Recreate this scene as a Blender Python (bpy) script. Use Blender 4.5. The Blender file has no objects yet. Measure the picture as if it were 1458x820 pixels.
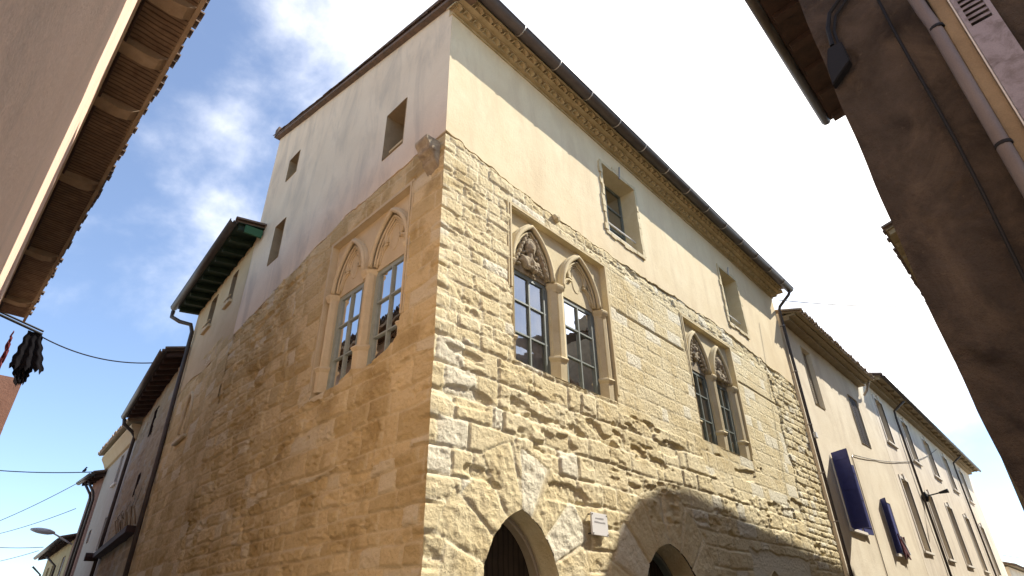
import bpy, bmesh, math, random
import numpy as np
from mathutils import Vector, Matrix
R_ = math.radians
random.seed(7)
C = bpy.context.scene.collection
scene = bpy.context.scene

# ------------------------------------------------------------------ camera
def nrm(v): v = np.array(v, float); return v/np.linalg.norm(v)
_Z = np.array([-26., -1465.]); _f = math.sqrt(math.hypot(*_Z)*487.)
_u = nrm([_Z[0], _Z[1], _f])
_X = nrm([883., -(_u[0]*883.+_u[2]*_f)/_u[1], _f]); _Y = np.cross(_u, _X)
RW = np.array([_X, _Y, _u])                       # image axes (right, down, forward) to world
cam = bpy.data.objects.new('camera', bpy.data.cameras.new('camera')); C.objects.link(cam)
m = Matrix.Identity(4)
for i in range(3):
    m[i][0] = RW[i][0]; m[i][1] = -RW[i][1]; m[i][2] = -RW[i][2]
m[2][3] = 1.6
cam.matrix_world = m
cam.data.sensor_width = 36; cam.data.lens = 36*_f/1458; cam.data.clip_start = .03; cam.data.clip_end = 3000
scene.camera = cam

# ------------------------------------------------------------------ light
az_t = 60.; el_s = 44.6
S = Vector((math.sin(R_(az_t))*math.cos(R_(el_s)), -math.cos(R_(az_t))*math.cos(R_(el_s)), math.sin(R_(el_s))))
sun = bpy.data.objects.new('sun', bpy.data.lights.new('sun', 'SUN')); C.objects.link(sun)
sun.data.energy = 5.0; sun.data.angle = R_(.53); sun.data.color = (1, .94, .84)
sun.rotation_euler = S.to_track_quat('Z', 'Y').to_euler()
w = bpy.data.worlds.new('World'); scene.world = w; w.use_nodes = True
nt = w.node_tree; N = nt.nodes; Lk = nt.links
for n in list(N): N.remove(n)
def wn(t, **k):
    n = N.new(t)
    for a, b in k.items(): setattr(n, a, b)
    return n
sky = wn('ShaderNodeTexSky', sky_type='NISHITA', sun_disc=False, sun_elevation=R_(el_s), sun_rotation=math.atan2(S.x, S.y), air_density=1.0, dust_density=.15, ozone_density=4.5)
bg = wn('ShaderNodeBackground'); bg.inputs[1].default_value = .15
out = wn('ShaderNodeOutputWorld'); tc = wn('ShaderNodeTexCoord')
mp = wn('ShaderNodeMapping'); mp.inputs['Scale'].default_value = (1, 1, 1.15); mp.inputs['Location'].default_value = (5.3, 1.7, 2.2)
nz = wn('ShaderNodeTexNoise'); nz.inputs['Scale'].default_value = 2.5; nz.inputs['Detail'].default_value = 11; nz.inputs['Roughness'].default_value = .57; nz.inputs['Distortion'].default_value = .25
Lk.new(tc.outputs['Generated'], mp.inputs[0]); Lk.new(mp.outputs[0], nz.inputs['Vector'])
def vdot(v):
    d = wn('ShaderNodeVectorMath', operation='DOT_PRODUCT'); d.inputs[1].default_value = v
    Lk.new(tc.outputs['Generated'], d.inputs[0]); return d.outputs['Value']
def ma(op, a, b, clamp=False):
    n = wn('ShaderNodeMath', operation=op, use_clamp=clamp)
    for i, x in enumerate((a, b)):
        if isinstance(x, (int, float)): n.inputs[i].default_value = x
        else: Lk.new(x, n.inputs[i])
    return n.outputs[0]
# the bank of bright cloud lies over the sunny side of the sky
d1 = vdot((.71, .10, .70))
bias = ma('MULTIPLY', ma('SUBTRACT', d1, .745), 2.5)
cov = ma('ADD', ma('MULTIPLY', ma('SUBTRACT', nz.outputs['Fac'], .5), 2.6), bias)
low = ma('MULTIPLY', ma('MAXIMUM', ma('SUBTRACT', .40, vdot((0, 0, 1))), 0), 1.9)
cov = ma('SUBTRACT', cov, low)
mr = wn('ShaderNodeMapRange', interpolation_type='SMOOTHSTEP'); mr.inputs[1].default_value = -.35; mr.inputs[2].default_value = .75; mr.inputs[3].default_value = .045
Lk.new(cov, mr.inputs[0])
mx = wn('ShaderNodeMix', data_type='RGBA')
Lk.new(mr.outputs[0], mx.inputs[0]); Lk.new(sky.outputs[0], mx.inputs[6]); mx.inputs[7].default_value = (10.0, 9.7, 9.4, 1)
Lk.new(mx.outputs[2], bg.inputs[0]); Lk.new(bg.outputs[0], out.inputs[0])

scene.view_settings.view_transform = 'Standard'; scene.view_settings.look = 'None'
scene.view_settings.exposure = .72; scene.view_settings.gamma = 1
scene.render.resolution_x = 1024; scene.render.resolution_y = 576

# ------------------------------------------------------------------ materials
def mat(name, col, rough=.85, col2=None, scale=3., bump=0., bscale=40., metal=0., spec=.3, tint=None, detail=6, stains=None, wave=None):
    M = bpy.data.materials.new(name); M.use_nodes = True
    t = M.node_tree; n = t.nodes; l = t.links; b = n['Principled BSDF']
    b.inputs['Roughness'].default_value = rough; b.inputs['Metallic'].default_value = metal
    b.inputs['Specular IOR Level'].default_value = spec
    co = n.new('ShaderNodeTexCoord')
    def noise(s, d=detail, r=.6, dist=0, vec=None):
        x = n.new('ShaderNodeTexNoise'); x.inputs['Scale'].default_value = s; x.inputs['Detail'].default_value = d
        x.inputs['Roughness'].default_value = r; x.inputs['Distortion'].default_value = dist
        l.new(vec or co.outputs['Object'], x.inputs['Vector']); return x.outputs['Fac']
    def ramp(f, a, bb):
        x = n.new('ShaderNodeMapRange'); x.inputs[1].default_value = a; x.inputs[2].default_value = bb; l.new(f, x.inputs[0]); return x.outputs[0]
    def mix(f, a, bb, mode='MIX'):
        x = n.new('ShaderNodeMix'); x.data_type = 'RGBA'; x.blend_type = mode
        if isinstance(f, float): x.inputs[0].default_value = f
        else: l.new(f, x.inputs[0])
        for i, v in ((6, a), (7, bb)):
            if isinstance(v, tuple): x.inputs[i].default_value = (*v[:3], 1)
            else: l.new(v, x.inputs[i])
        return x.outputs[2]
    c = col
    if col2: c = mix(ramp(noise(scale, dist=.4), .32, .68), col, col2)
    if tint:                                            # per stone colours + mortar, stored on the mesh
        a = n.new('ShaderNodeAttribute'); a.attribute_name = 'tint'
        a2 = n.new('ShaderNodeAttribute'); a2.attribute_name = 'mort'
        c = mix(ramp(a.outputs['Fac'], 0, 1), c, tint[0])
        c = mix(ramp(noise(1.1, 5, .6, .3), .50, .68), c, tint[1])
        g = n.new('ShaderNodeMath'); g.operation = 'GREATER_THAN'; g.inputs[1].default_value = .86; l.new(a.outputs['Fac'], g.inputs[0])
        c = mix(g.outputs[0], c, tint[3])
        mm = n.new('ShaderNodeMath'); mm.operation = 'MULTIPLY'; mm.inputs[1].default_value = .7; l.new(a2.outputs['Fac'], mm.inputs[0])
        c = mix(mm.outputs[0], c, tint[2])
        c = mix(ramp(noise(26, 4, .7), .62, .78), c, mix(.35, tint[1], (.10, .07, .04)))
    if stains:                                          # weathering blotches and runs
        mpn = n.new('ShaderNodeMapping'); mpn.inputs['Scale'].default_value = stains[2]; l.new(co.outputs['Object'], mpn.inputs[0])
        c = mix(ramp(noise(stains[1], 7, .65, .6, mpn.outputs[0]), .48, .76), c, stains[0])
        c = mix(ramp(noise(stains[1]*7, 5, .7), .66, .8), c, stains[0])
    fine = mix(ramp(noise(90, 3), .2, .8), (.86, .86, .86), (1.1, 1.1, 1.1))
    c = mix(1., c, fine, 'MULTIPLY')
    l.new(c, b.inputs['Base Color'])
    if wave:
        wv = n.new('ShaderNodeTexWave'); wv.bands_direction = wave[0]; wv.inputs['Scale'].default_value = wave[1]; wv.inputs['Distortion'].default_value = 2.; wv.inputs['Detail'].default_value = 3
        l.new(co.outputs['Object'], wv.inputs[0])
        c2 = mix(ramp(wv.outputs['Fac'], 0, .35), (.35, .33, .3), (1., 1., 1.))
        l.new(mix(1., c, c2, 'MULTIPLY'), b.inputs['Base Color'])
    if bump:
        s = n.new('ShaderNodeMath'); s.operation = 'ADD'
        l.new(noise(bscale, 8, .7), s.inputs[0]); l.new(noise(bscale*.22, 4, .6), s.inputs[1])
        if tint:                                        # chipped, pitted tooling of old stone
            vo = n.new('ShaderNodeTexVoronoi'); vo.inputs['Scale'].default_value = 17; vo.inputs['Randomness'].default_value = 1
            l.new(co.outputs['Object'], vo.inputs['Vector']); s2 = n.new('ShaderNodeMath'); s2.operation = 'MULTIPLY_ADD'; s2.inputs[1].default_value = .4
            l.new(vo.outputs['Distance'], s2.inputs[0]); l.new(s.outputs[0], s2.inputs[2]); s = s2
        bp = n.new('ShaderNodeBump'); bp.inputs['Strength'].default_value = .9; bp.inputs['Distance'].default_value = bump
        l.new(s.outputs[0], bp.inputs['Height']); l.new(bp.outputs[0], b.inputs['Normal'])
    return M
M = {}
M['stone'] = mat('limestone', (.77, .68, .455), .95, (.72, .61, .38), 1.4, .026, 42, tint=((.69, .58, .345), (.61, .49, .27), (.78, .71, .52), (.76, .70, .53)), spec=.1)
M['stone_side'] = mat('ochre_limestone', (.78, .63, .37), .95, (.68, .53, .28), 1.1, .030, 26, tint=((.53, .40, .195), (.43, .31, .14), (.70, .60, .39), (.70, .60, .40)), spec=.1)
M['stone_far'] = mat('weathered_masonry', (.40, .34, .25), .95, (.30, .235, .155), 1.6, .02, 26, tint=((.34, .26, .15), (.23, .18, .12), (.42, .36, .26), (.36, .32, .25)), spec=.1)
M['dressed'] = mat('dressed_limestone', (.66, .57, .37), .9, (.58, .48, .29), 3., .004, 60, spec=.15)
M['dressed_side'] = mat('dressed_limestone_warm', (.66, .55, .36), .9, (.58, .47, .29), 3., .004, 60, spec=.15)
M['slit_stone'] = mat('brown_reveal_stone', (.36, .28, .17), .95, (.28, .21, .13), 4., .006, 40)
M['carved'] = mat('carved_limestone', (.46, .39, .27), .95, (.24, .19, .13), 9., .006, 70, spec=.1)
M['plaster'] = mat('cream_plaster', (.79, .67, .45), .92, (.72, .59, .375), 1.2, .006, 22, spec=.1, stains=((.66, .53, .34), 1.3, (1.8, 1.8, .4)))
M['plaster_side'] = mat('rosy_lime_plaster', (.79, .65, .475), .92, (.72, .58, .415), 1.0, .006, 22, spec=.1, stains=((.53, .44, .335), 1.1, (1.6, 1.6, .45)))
M['ochre'] = mat('ochre_painted_tile', (.54, .43, .25), .85, (.40, .31, .165), 5., .004, 40)
M['zinc'] = mat('brown_metal', (.060, .047, .040), .48, (.085, .068, .056), 4., 0, metal=.25, spec=.4)
M['clip'] = mat('pale_metal_clip', (.35, .31, .27), .4, metal=.6)
M['tile'] = mat('canal_tile', (.20, .13, .09), .9, (.11, .085, .065), 6., .006, 40)
M['tile_pale'] = mat('pale_canal_tile', (.42, .32, .22), .9, (.30, .23, .16), 6., .006, 40)
M['casement'] = mat('grey_green_paint', (.14, .16, .14), .45, (.18, .20, .175), 8)
M['casement_light'] = mat('pale_grey_green_paint', (.34, .38, .33), .45, (.28, .32, .28), 8)
M['white_paint'] = mat('white_paint', (.72, .72, .70), .5)
M['void'] = mat('dark_interior', (.018, .015, .012), .95)
M['door'] = mat('dark_wood_door', (.03, .02, .013), .6, (.045, .03, .02), 6, wave=('X', 3))
M['curtain'] = mat('white_curtain', (.85, .85, .88), .8)
M['pink'] = mat('pink_render', (.80, .58, .44), .92, (.76, .54, .40), 1.5, .004, 90, spec=.1, stains=((.58, .43, .325), .9, (1, 1, .7)))
M['cream_trim'] = mat('cream_trim', (.70, .56, .42), .85, bump=.002)
M['wood'] = mat('weathered_wood', (.23, .155, .095), .85, (.14, .09, .055), 5, .006, 30, wave=('Y', 3.2))
M['beam'] = mat('rafter_wood', (.36, .27, .175), .85, (.24, .17, .105), 3, .008, 14)
M['darkwood'] = mat('dark_brown_wood', (.07, .038, .028), .8, (.04, .025, .02), 4, .006, 30)
M['green'] = mat('green_painted_wood', (.022, .040, .024), .6, (.016, .030, .018), 6)
M['greenbright'] = mat('bright_green_paint', (.035, .11, .05), .6)
M['cream'] = mat('warm_cream_render', (.60, .47, .29), .92, (.54, .41, .24), 1.5, .005, 30, spec=.1)
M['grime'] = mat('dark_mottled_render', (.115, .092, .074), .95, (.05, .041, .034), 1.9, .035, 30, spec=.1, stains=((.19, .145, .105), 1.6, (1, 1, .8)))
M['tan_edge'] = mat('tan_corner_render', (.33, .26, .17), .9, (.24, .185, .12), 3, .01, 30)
M['pvc'] = mat('grey_plastic_pipe', (.20, .18, .185), .5, (.17, .15, .155), 3)
M['black'] = mat('black_rubber', (.012, .012, .013), .6)
M['lilac'] = mat('pale_grey_shutter_paint', (.33, .31, .36), .6, (.28, .26, .30), 5, stains=((.10, .08, .07), 5, (1, 1, 1)))
M['white_wall'] = mat('white_cream_render', (.80, .72, .56), .92, (.74, .65, .49), 1.1, .008, 18, spec=.1, stains=((.60, .51, .38), .7, (1, 1, .4)))
M['tall_wall'] = mat('pale_cream_render', (.79, .71, .57), .92, (.72, .63, .49), 1.1, .006, 18, spec=.1, stains=((.56, .48, .38), .7, (1, 1, .4)))
M['trim'] = mat('window_surround', (.74, .68, .58), .9, bump=.003)
M['blue'] = mat('blue_shutter_paint', (.055, .065, .22), .55, (.045, .05, .17), 5)
M['brown_shutter'] = mat('brown_shutter_paint', (.035, .02, .015), .7, (.025, .015, .012), 5)
M['taupe'] = mat('taupe_closed_shutter', (.36, .30, .22), .8, (.30, .245, .175), 4)
M['soffit'] = mat('soffit_boards', (.33, .26, .155), .85, (.25, .19, .11), 5, .005, 25)
M['greyroof'] = mat('weathered_soffit', (.13, .10, .085), .85, (.085, .065, .055), 5, .005, 25)
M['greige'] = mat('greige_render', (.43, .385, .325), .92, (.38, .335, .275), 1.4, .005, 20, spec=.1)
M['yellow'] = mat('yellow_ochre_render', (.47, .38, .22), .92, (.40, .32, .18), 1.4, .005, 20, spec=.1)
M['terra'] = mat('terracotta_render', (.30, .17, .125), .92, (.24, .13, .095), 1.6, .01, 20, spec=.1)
M['red'] = mat('red_cloth', (.10, .015, .018), .9)
M['blackcloth'] = mat('black_cloth', (.010, .009, .010), 1., bump=.006, bscale=14, spec=.05)
M['lampmetal'] = mat('light_grey_lamp_metal', (.50, .48, .46), .4, metal=.2)
M['asphalt'] = mat('pale_worn_asphalt', (.22, .21, .20), .95, (.27, .255, .235), 2, .01, 50)
M['paving'] = mat('stone_paving', (.46, .42, .36), .9, (.40, .36, .30), 2, .01, 20)
M['sign'] = mat('white_enamel_plate', (.74, .72, .68), .4)
M['signtext'] = mat('grey_lettering', (.42, .41, .40), .5)
M['feather'] = mat('dark_feathers', (.03, .03, .035), .8)
g = bpy.data.materials.new('window_glass'); g.use_nodes = True; t = g.node_tree
for n in list(t.nodes): t.nodes.remove(n)
o = t.nodes.new('ShaderNodeOutputMaterial'); ms = t.nodes.new('ShaderNodeMixShader'); gl = t.nodes.new('ShaderNodeBsdfGlossy'); tr = t.nodes.new('ShaderNodeBsdfTransparent')
fr_ = t.nodes.new('ShaderNodeFresnel'); fr_.inputs[0].default_value = 1.75; gl.inputs['Roughness'].default_value = .015
nn_ = t.nodes.new('ShaderNodeTexNoise'); nn_.inputs['Scale'].default_value = 2.2; bb_ = t.nodes.new('ShaderNodeBump'); bb_.inputs['Distance'].default_value = .008; bb_.inputs['Strength'].default_value = .4
co_ = t.nodes.new('ShaderNodeTexCoord'); t.links.new(co_.outputs['Object'], nn_.inputs[0]); t.links.new(nn_.outputs[0], bb_.inputs['Height']); t.links.new(bb_.outputs[0], gl.inputs['Normal'])
mulf = t.nodes.new('ShaderNodeMath'); mulf.operation = 'MULTIPLY_ADD'; mulf.inputs[1].default_value = 2.3; mulf.inputs[2].default_value = .12; mulf.use_clamp = True
t.links.new(fr_.outputs[0], mulf.inputs[0]); t.links.new(mulf.outputs[0], ms.inputs[0]); t.links.new(tr.outputs[0], ms.inputs[1]); t.links.new(gl.outputs[0], ms.inputs[2]); t.links.new(ms.outputs[0], o.inputs[0])
M['glass'] = g

# ------------------------------------------------------------------ helpers
class Fr:
    """local frame of a wall: u along it, n outward, z up"""
    def __init__(s, o, U, Nn): s.o = Vector((o[0], o[1], 0)); s.U = Vector((U[0], U[1], 0)).normalized(); s.N = Vector((Nn[0], Nn[1], 0)).normalized()
    def P(s, u, n, z): return s.o + s.U*u + s.N*n + Vector((0, 0, z))
def thing(name, label, cat, loc, group=None):
    o = bpy.data.objects.new(name, None); C.objects.link(o); o.location = loc; o.empty_display_size = .3
    o['label'] = label; o['category'] = cat
    if group: o['group'] = group
    return o
def org(p):
    while p is not None and p.parent is not None: p = p.parent
    return Vector(p.location) if p is not None else Vector((0, 0, 0))
class MB:
    def __init__(s): s.v = []; s.f = []
    def add(s, vs, fs):
        k = len(s.v); s.v += [Vector(a) for a in vs]; s.f += [tuple(i+k for i in f) for f in fs]
    def box8(s, p): s.add(p, [(0, 3, 2, 1), (4, 5, 6, 7), (0, 1, 5, 4), (1, 2, 6, 5), (2, 3, 7, 6), (3, 0, 4, 7)])
    def box(s, fr, u0, u1, n0, n1, z0, z1):
        s.box8([fr.P(u0, n0, z0), fr.P(u1, n0, z0), fr.P(u1, n1, z0), fr.P(u0, n1, z0), fr.P(u0, n0, z1), fr.P(u1, n0, z1), fr.P(u1, n1, z1), fr.P(u0, n1, z1)])
    def prism(s, a, b):
        """a, b: matching rings of points; closed solid between them"""
        k = len(a); s.add(list(a)+list(b), [tuple(range(k))[::-1], tuple(range(k, 2*k))] + [(i, (i+1) % k, k+(i+1) % k, k+i) for i in range(k)])
    def tube(s, pts, r, seg=10, cap=True, r2=None):
        pts = [Vector(p) for p in pts]; rings = []; up = Vector((0, 0, 1)); prev = None
        for i, p in enumerate(pts):
            d = (pts[min(i+1, len(pts)-1)]-pts[max(i-1, 0)]).normalized()
            if prev is None:
                a = d.cross(up)
                if a.length < .05: a = d.cross(Vector((1, 0, 0)))
            else: a = prev - d*prev.dot(d)
            a.normalize(); prev = a; b = d.cross(a)
            rr = r if not isinstance(r, (list, tuple)) else r[i]
            rings.append([p + a*math.cos(t)*rr + b*math.sin(t)*rr for t in [2*math.pi*j/seg for j in range(seg)]])
        k = len(s.v); s.v += [q for g_ in rings for q in g_]
        for i in range(len(rings)-1):
            for j in range(seg): s.f.append((k+i*seg+j, k+i*seg+(j+1) % seg, k+(i+1)*seg+(j+1) % seg, k+(i+1)*seg+j))
        if cap: s.f.append(tuple(k+j for j in range(seg))[::-1]); s.f.append(tuple(k+(len(rings)-1)*seg+j for j in range(seg)))
    def half(s, a, b, r, up, th=.012, seg=8, r1=None, flip=False):
        """a canal tile: half pipe shell from a to b, humped towards up (flip: a trough)"""
        a = Vector(a); b = Vector(b); d = (b-a).normalized(); up = (Vector(up)-d*Vector(up).dot(d)).normalized(); sd = d.cross(up)
        if flip: up = -up
        L = []
        for p, rr in ((a, r), (b, r1 or r)):
            for q in (rr, rr-th): L.append([p + sd*math.cos(math.pi*j/seg)*q + up*math.sin(math.pi*j/seg)*q for j in range(seg+1)])
        k = len(s.v); n = seg+1
        for g_ in L: s.v += g_
        for j in range(seg):
            s.f += [(k+j, k+j+1, k+2*n+j+1, k+2*n+j), (k+n+j, k+3*n+j, k+3*n+j+1, k+n+j+1), (k+j, k+n+j, k+n+j+1, k+j+1), (k+2*n+j, k+2*n+j+1, k+3*n+j+1, k+3*n+j)]
        s.f += [(k, k+2*n, k+3*n, k+n), (k+seg, k+n+seg, k+3*n+seg, k+2*n+seg)]
    def build(s, name, mt, parent=None, smooth=False, bevel=0, label=None):
        me = bpy.data.meshes.new(name); oo = org(parent)
        me.from_pydata([tuple(v-oo) for v in s.v], [], s.f)
        bm = bmesh.new(); bm.from_mesh(me); bmesh.ops.recalc_face_normals(bm, faces=bm.faces[:])
        if bevel: bmesh.ops.bevel(bm, geom=bm.edges[:], offset=bevel, segments=2, affect='EDGES', clamp_overlap=True)
        bm.to_mesh(me); bm.free()
        if smooth: me.polygons.foreach_set('use_smooth', [True]*len(me.polygons))
        me.materials.append(mt); ob = bpy.data.objects.new(name, me); C.objects.link(ob); ob.parent = parent
        if label: ob['label'] = label
        return ob
def tag(o, label, cat, group=None, kind=None):
    if label: o['label'] = label
    if cat: o['category'] = cat
    if group: o['group'] = group
    if kind: o['kind'] = kind
    return o

def ray(px, py):
    v = RW@np.array([px-729, py-410, _f]); return Vector(v/np.linalg.norm(v))
def aty(px, py, y): v = ray(px, py); return Vector((0, 0, 1.6))+v*(y/v.y)
# numpy noise
_rng = np.random.RandomState(11); _T = _rng.rand(256, 256)
def vn(x, y):
    xi = np.floor(x).astype(int); yi = np.floor(y).astype(int); fx = x-xi; fy = y-yi
    fx = fx*fx*(3-2*fx); fy = fy*fy*(3-2*fy)
    a = _T[xi % 256, yi % 256]; b = _T[(xi+1) % 256, yi % 256]; c = _T[xi % 256, (yi+1) % 256]; d = _T[(xi+1) % 256, (yi+1) % 256]
    return (a*(1-fx)+b*fx)*(1-fy)+(c*(1-fx)+d*fx)*fy
def fbm(x, y, o=4, g=.5):
    s = 0; a = 1; t_ = 0
    for i in range(o): s = s+a*vn(x*2**i+i*37.3, y*2**i+i*17.7); t_ += a; a *= g
    return s/t_
def ridg(x, y, o=4):
    s = 0; a = 1; t_ = 0
    for i in range(o): s = s+a*(1-abs(2*vn(x*2**i+i*11.3, y*2**i+i*29.7)-1)); t_ += a; a *= .55
    return s/t_
def ss(a, b, x): t_ = np.clip((x-a)/(b-a), 0, 1); return t_*t_*(3-2*t_)
def stones(U, Zc, cmin, cmax, lmin, lmax, seed, wob=.05, joint=.022, jit=.02, rough=.02):
    """coursed masonry: depth, random tint per stone, mortar mask, for points (U, Zc)"""
    r = np.random.RandomState(seed)
    Uw = U + wob*1.6*(fbm(U*1.3+5, Zc*1.7+3, 3)-.5); Zw = Zc + wob*2*(fbm(U*.7+9, Zc*1.1+seed, 3)-.5) + .012*(fbm(U*7, Zc*7, 2)-.5)
    zs = [-.6]
    while zs[-1] < 18: zs.append(zs[-1]+r.uniform(cmin, cmax))
    zs = np.array(zs); ci = np.clip(np.searchsorted(zs, Zw)-1, 0, len(zs)-2)
    dz = np.minimum(Zw-zs[ci], zs[ci+1]-Zw)
    du = np.zeros_like(U); dep = np.zeros_like(U); tin = np.zeros_like(U); ro = np.zeros_like(U); tx = np.zeros_like(U); tz = np.zeros_like(U)
    for c in np.unique(ci):
        us = [-3+r.uniform(0, .5)]
        while us[-1] < 40: us.append(us[-1]+r.uniform(lmin, lmax)*(1 if r.rand() > .2 else .5))
        us = np.array(us); mk = ci == c; x = Uw[mk]; k = np.clip(np.searchsorted(us, x)-1, 0, len(us)-2)
        du[mk] = np.minimum(x-us[k], us[k+1]-x); a = r.rand(len(us), 4)
        dep[mk] = a[k, 0]; tin[mk] = a[k, 1]; ro[mk] = a[k, 2]
        tx[mk] = (a[k, 3]-.5)*(x-(us[k]+us[k+1])/2); tz[mk] = (a[k, 2]-.5)*(Zw[mk]-(zs[c]+zs[c+1])/2)
    d = np.minimum(du, dz) + .018*(fbm(U*11, Zc*11, 3)-.5)
    prof = ss(0, joint*1.6, d)
    rg = fbm(U*11, Zc*15, 4, .62)-.5; rr = ridg(U*15+3, Zc*21, 3)-.6
    h = prof*(joint*1.0 + jit*(dep-.4) + .04*tx + .05*tz) + prof*rough*(.25+.9*ro)*(rg*1.3+rr*.75) - .006
    er = ss(.635, .665, fbm(U*1.5+40, Zc*3.4+seed, 4, .55))*rough*.7
    return h-er, tin, 1-prof
def arcdist(U, Zc, cu, a, zs_, apex):
    """distance outside a pointed arch opening, and arc coordinate along it"""
    h = apex-zs_; Rr = (a*a+h*h)/(2*a); x = abs(U-cu); zz = Zc-zs_
    cx = -(Rr-a); d = np.sqrt((x-cx)**2+np.maximum(zz, 0)**2)-Rr
    s_ = np.arctan2(np.maximum(zz, 0), x-cx)*Rr
    d = np.where(zz < 0, x-a, d); s_ = np.where(zz < 0, zz, s_)
    return d, s_*np.sign(U-cu)+100*(U > cu), Rr
def voussoirs(h, tin, mort, U, Zc, cu, a, zs_, apex, ring, wid, seed, rough=.012, proud=.02):
    d, s_, Rr = arcdist(U, Zc, cu, a, zs_, apex)
    k = np.floor(s_/wid); fr = (s_/wid-k)*wid; r = np.random.RandomState(seed); tb = r.rand(4000, 3)
    ki = (k.astype(int)) % 4000
    rin = ring*(.85+.3*tb[ki, 0])
    ins = (d > -.3) & (d < rin) & (Zc > 0)
    e = np.minimum(np.minimum(fr, wid-fr), np.minimum(rin-d, .5)) + .012*(fbm(U*9, Zc*9, 3)-.5)
    pr = ss(0, .03, e); hh = pr*(proud+.012*tb[ki, 1]) + pr*rough*((fbm(U*8, Zc*8, 5, .6)-.5)*3) - .004
    return np.where(ins, hh, h), np.where(ins, tb[ki, 2], tin), np.where(ins, 1-pr, mort)
def grid_wall(name, fr, us, zs, hf, openings, mt, parent, corner=None, label=None, smooth=True):
    """wall surface as a fine sheet with real relief; openings are outlines cut into it"""
    us = np.array(us); zs = np.array(zs); nu, nz_ = len(us), len(zs)
    U, Zc = np.meshgrid(us, zs, indexing='ij'); U0 = U.copy()
    keep = np.ones((nu-1, nz_-1), bool); cu = (U[:-1, :-1]+U[1:, 1:])/2; cz = (Zc[:-1, :-1]+Zc[1:, 1:])/2
    Uc, Zm = U.copy(), Zc.copy()
    for poly in openings:
        p = np.array(poly); x0, y0 = p.min(0)-.1; x1, y1 = p.max(0)+.1
        ins = np.zeros(cu.shape, bool); j = len(p)-1
        for i in range(len(p)):
            xi, yi = p[i]; xj, yj = p[j]
            cnd = ((yi > cz) != (yj > cz)) & (cu < (xj-xi)*(cz-yi)/((yj-yi) if yj != yi else 1e-9)+xi)
            ins ^= cnd; j = i
        keep &= ~ins
        isv = np.zeros((nu, nz_), int); cnt = np.zeros((nu, nz_), int)
        for a, b in ((0, 0), (1, 0), (0, 1), (1, 1)):
            isv[a:nu-1+a, b:nz_-1+b] += ins; cnt[a:nu-1+a, b:nz_-1+b] += 1
        bd = (isv > 0) & (isv < cnt)
        for i, k in np.argwhere(bd):
            q = np.array([U[i, k], Zc[i, k]]); A = p; B = np.roll(p, -1, 0); AB = B-A
            t_ = np.clip(((q-A)*AB).sum(1)/((AB*AB).sum(1)+1e-9), 0, 1); pr = A+AB*t_[:, None]; dd = ((pr-q)**2).sum(1); w_ = dd.argmin()
            Uc[i, k], Zm[i, k] = pr[w_]
    h, tin, mo = hf(U, Zc)
    V = np.zeros((nu, nz_, 3)); o_, U_, N_ = (np.array(v) for v in (fr.o, fr.U, fr.N))
    V = o_ + Uc[..., None]*U_ + h[..., None]*N_; V[..., 2] = Zm
    if corner is not None:                    # the quoin: both walls share the same rough arris
        ucor, lat = corner; fade = np.clip(1-abs(U-ucor)/.12, 0, 1)**2
        V += (fade*h)[..., None]*np.array(lat)
    V -= np.array(org(parent))
    idx = np.arange(nu*nz_).reshape(nu, nz_)
    f = np.stack([idx[:-1, :-1], idx[1:, :-1], idx[1:, 1:], idx[:-1, 1:]], -1)[keep]
    me = bpy.data.meshes.new(name); V = V.reshape(-1, 3)
    used = np.zeros(len(V), bool); used[f.ravel()] = True; re = np.cumsum(used)-1; f = re[f]; V = V[used]
    me.vertices.add(len(V)); me.vertices.foreach_set('co', V.ravel())
    me.loops.add(len(f)*4); me.loops.foreach_set('vertex_index', f.ravel().astype(np.int32))
    me.polygons.add(len(f)); me.polygons.foreach_set('loop_start', np.arange(0, len(f)*4, 4, dtype=np.int32))
    me.update(calc_edges=True); me.validate()
    if smooth: me.polygons.foreach_set('use_smooth', [True]*len(f))
    for nm, arr in (('tint', tin), ('mort', mo)):
        a = me.attributes.new(nm, 'FLOAT', 'POINT'); a.data.foreach_set('value', np.broadcast_to(arr, U.shape).reshape(-1)[used].astype(np.float32))
    me.materials.append(mt); ob = bpy.data.objects.new(name, me); C.objects.link(ob); ob.parent = parent
    if label: ob['label'] = label
    return ob
def steps(a, b, s0, s1=None):
    s1 = s1 or s0; o_ = [a]
    while o_[-1] < b-1e-6: o_.append(min(b, o_[-1]+s0+(s1-s0)*(o_[-1]-a)/(b-a)))
    if len(o_) > 2 and o_[-1]-o_[-2] < s0*.3: o_.pop(-2)
    return o_
def arch_pts(cu, a, zs_, apex, n=14):
    h = apex-zs_; Rr = (a*a+h*h)/(2*a); L = []
    for i in range(-n, n+1):
        x = a*i/n; x_ = abs(x); # even in angle
        L.append((cu+x, zs_+math.sqrt(max(0, Rr*Rr-(x_+Rr-a)**2))))
    return L
def archz(u, cu, a, zs_, apex):
    h = apex-zs_; Rr = (a*a+h*h)/(2*a); x = abs(u-cu)
    return zs_+math.sqrt(max(0, Rr*Rr-(x+Rr-a)**2)) if x <= a else zs_
def ring_pts(cu, a, zs_, apex, n=12):
    """pointed arch sampled evenly along its arcs"""
    h = apex-zs_; Rr = (a*a+h*h)/(2*a); th = math.atan2(h, Rr-a); L = []
    for i in range(n+1):
        t_ = th*i/n; L.append((cu-(Rr*math.cos(t_)-(Rr-a)), zs_+Rr*math.sin(t_)))
    return L + [(2*cu-x, z) for x, z in L[:-1][::-1]]
def reveal(fr, poly, n0, n1, name, mt, parent, jag=0):
    mb = MB(); k = len(poly)
    mb.add([fr.P(u, n0, z) for u, z in poly]+[fr.P(u, n1, z) for u, z in poly], [(i, (i+1) % k, k+(i+1) % k, k+i) for i in range(k)])
    return mb.build(name, mt, parent)

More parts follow.
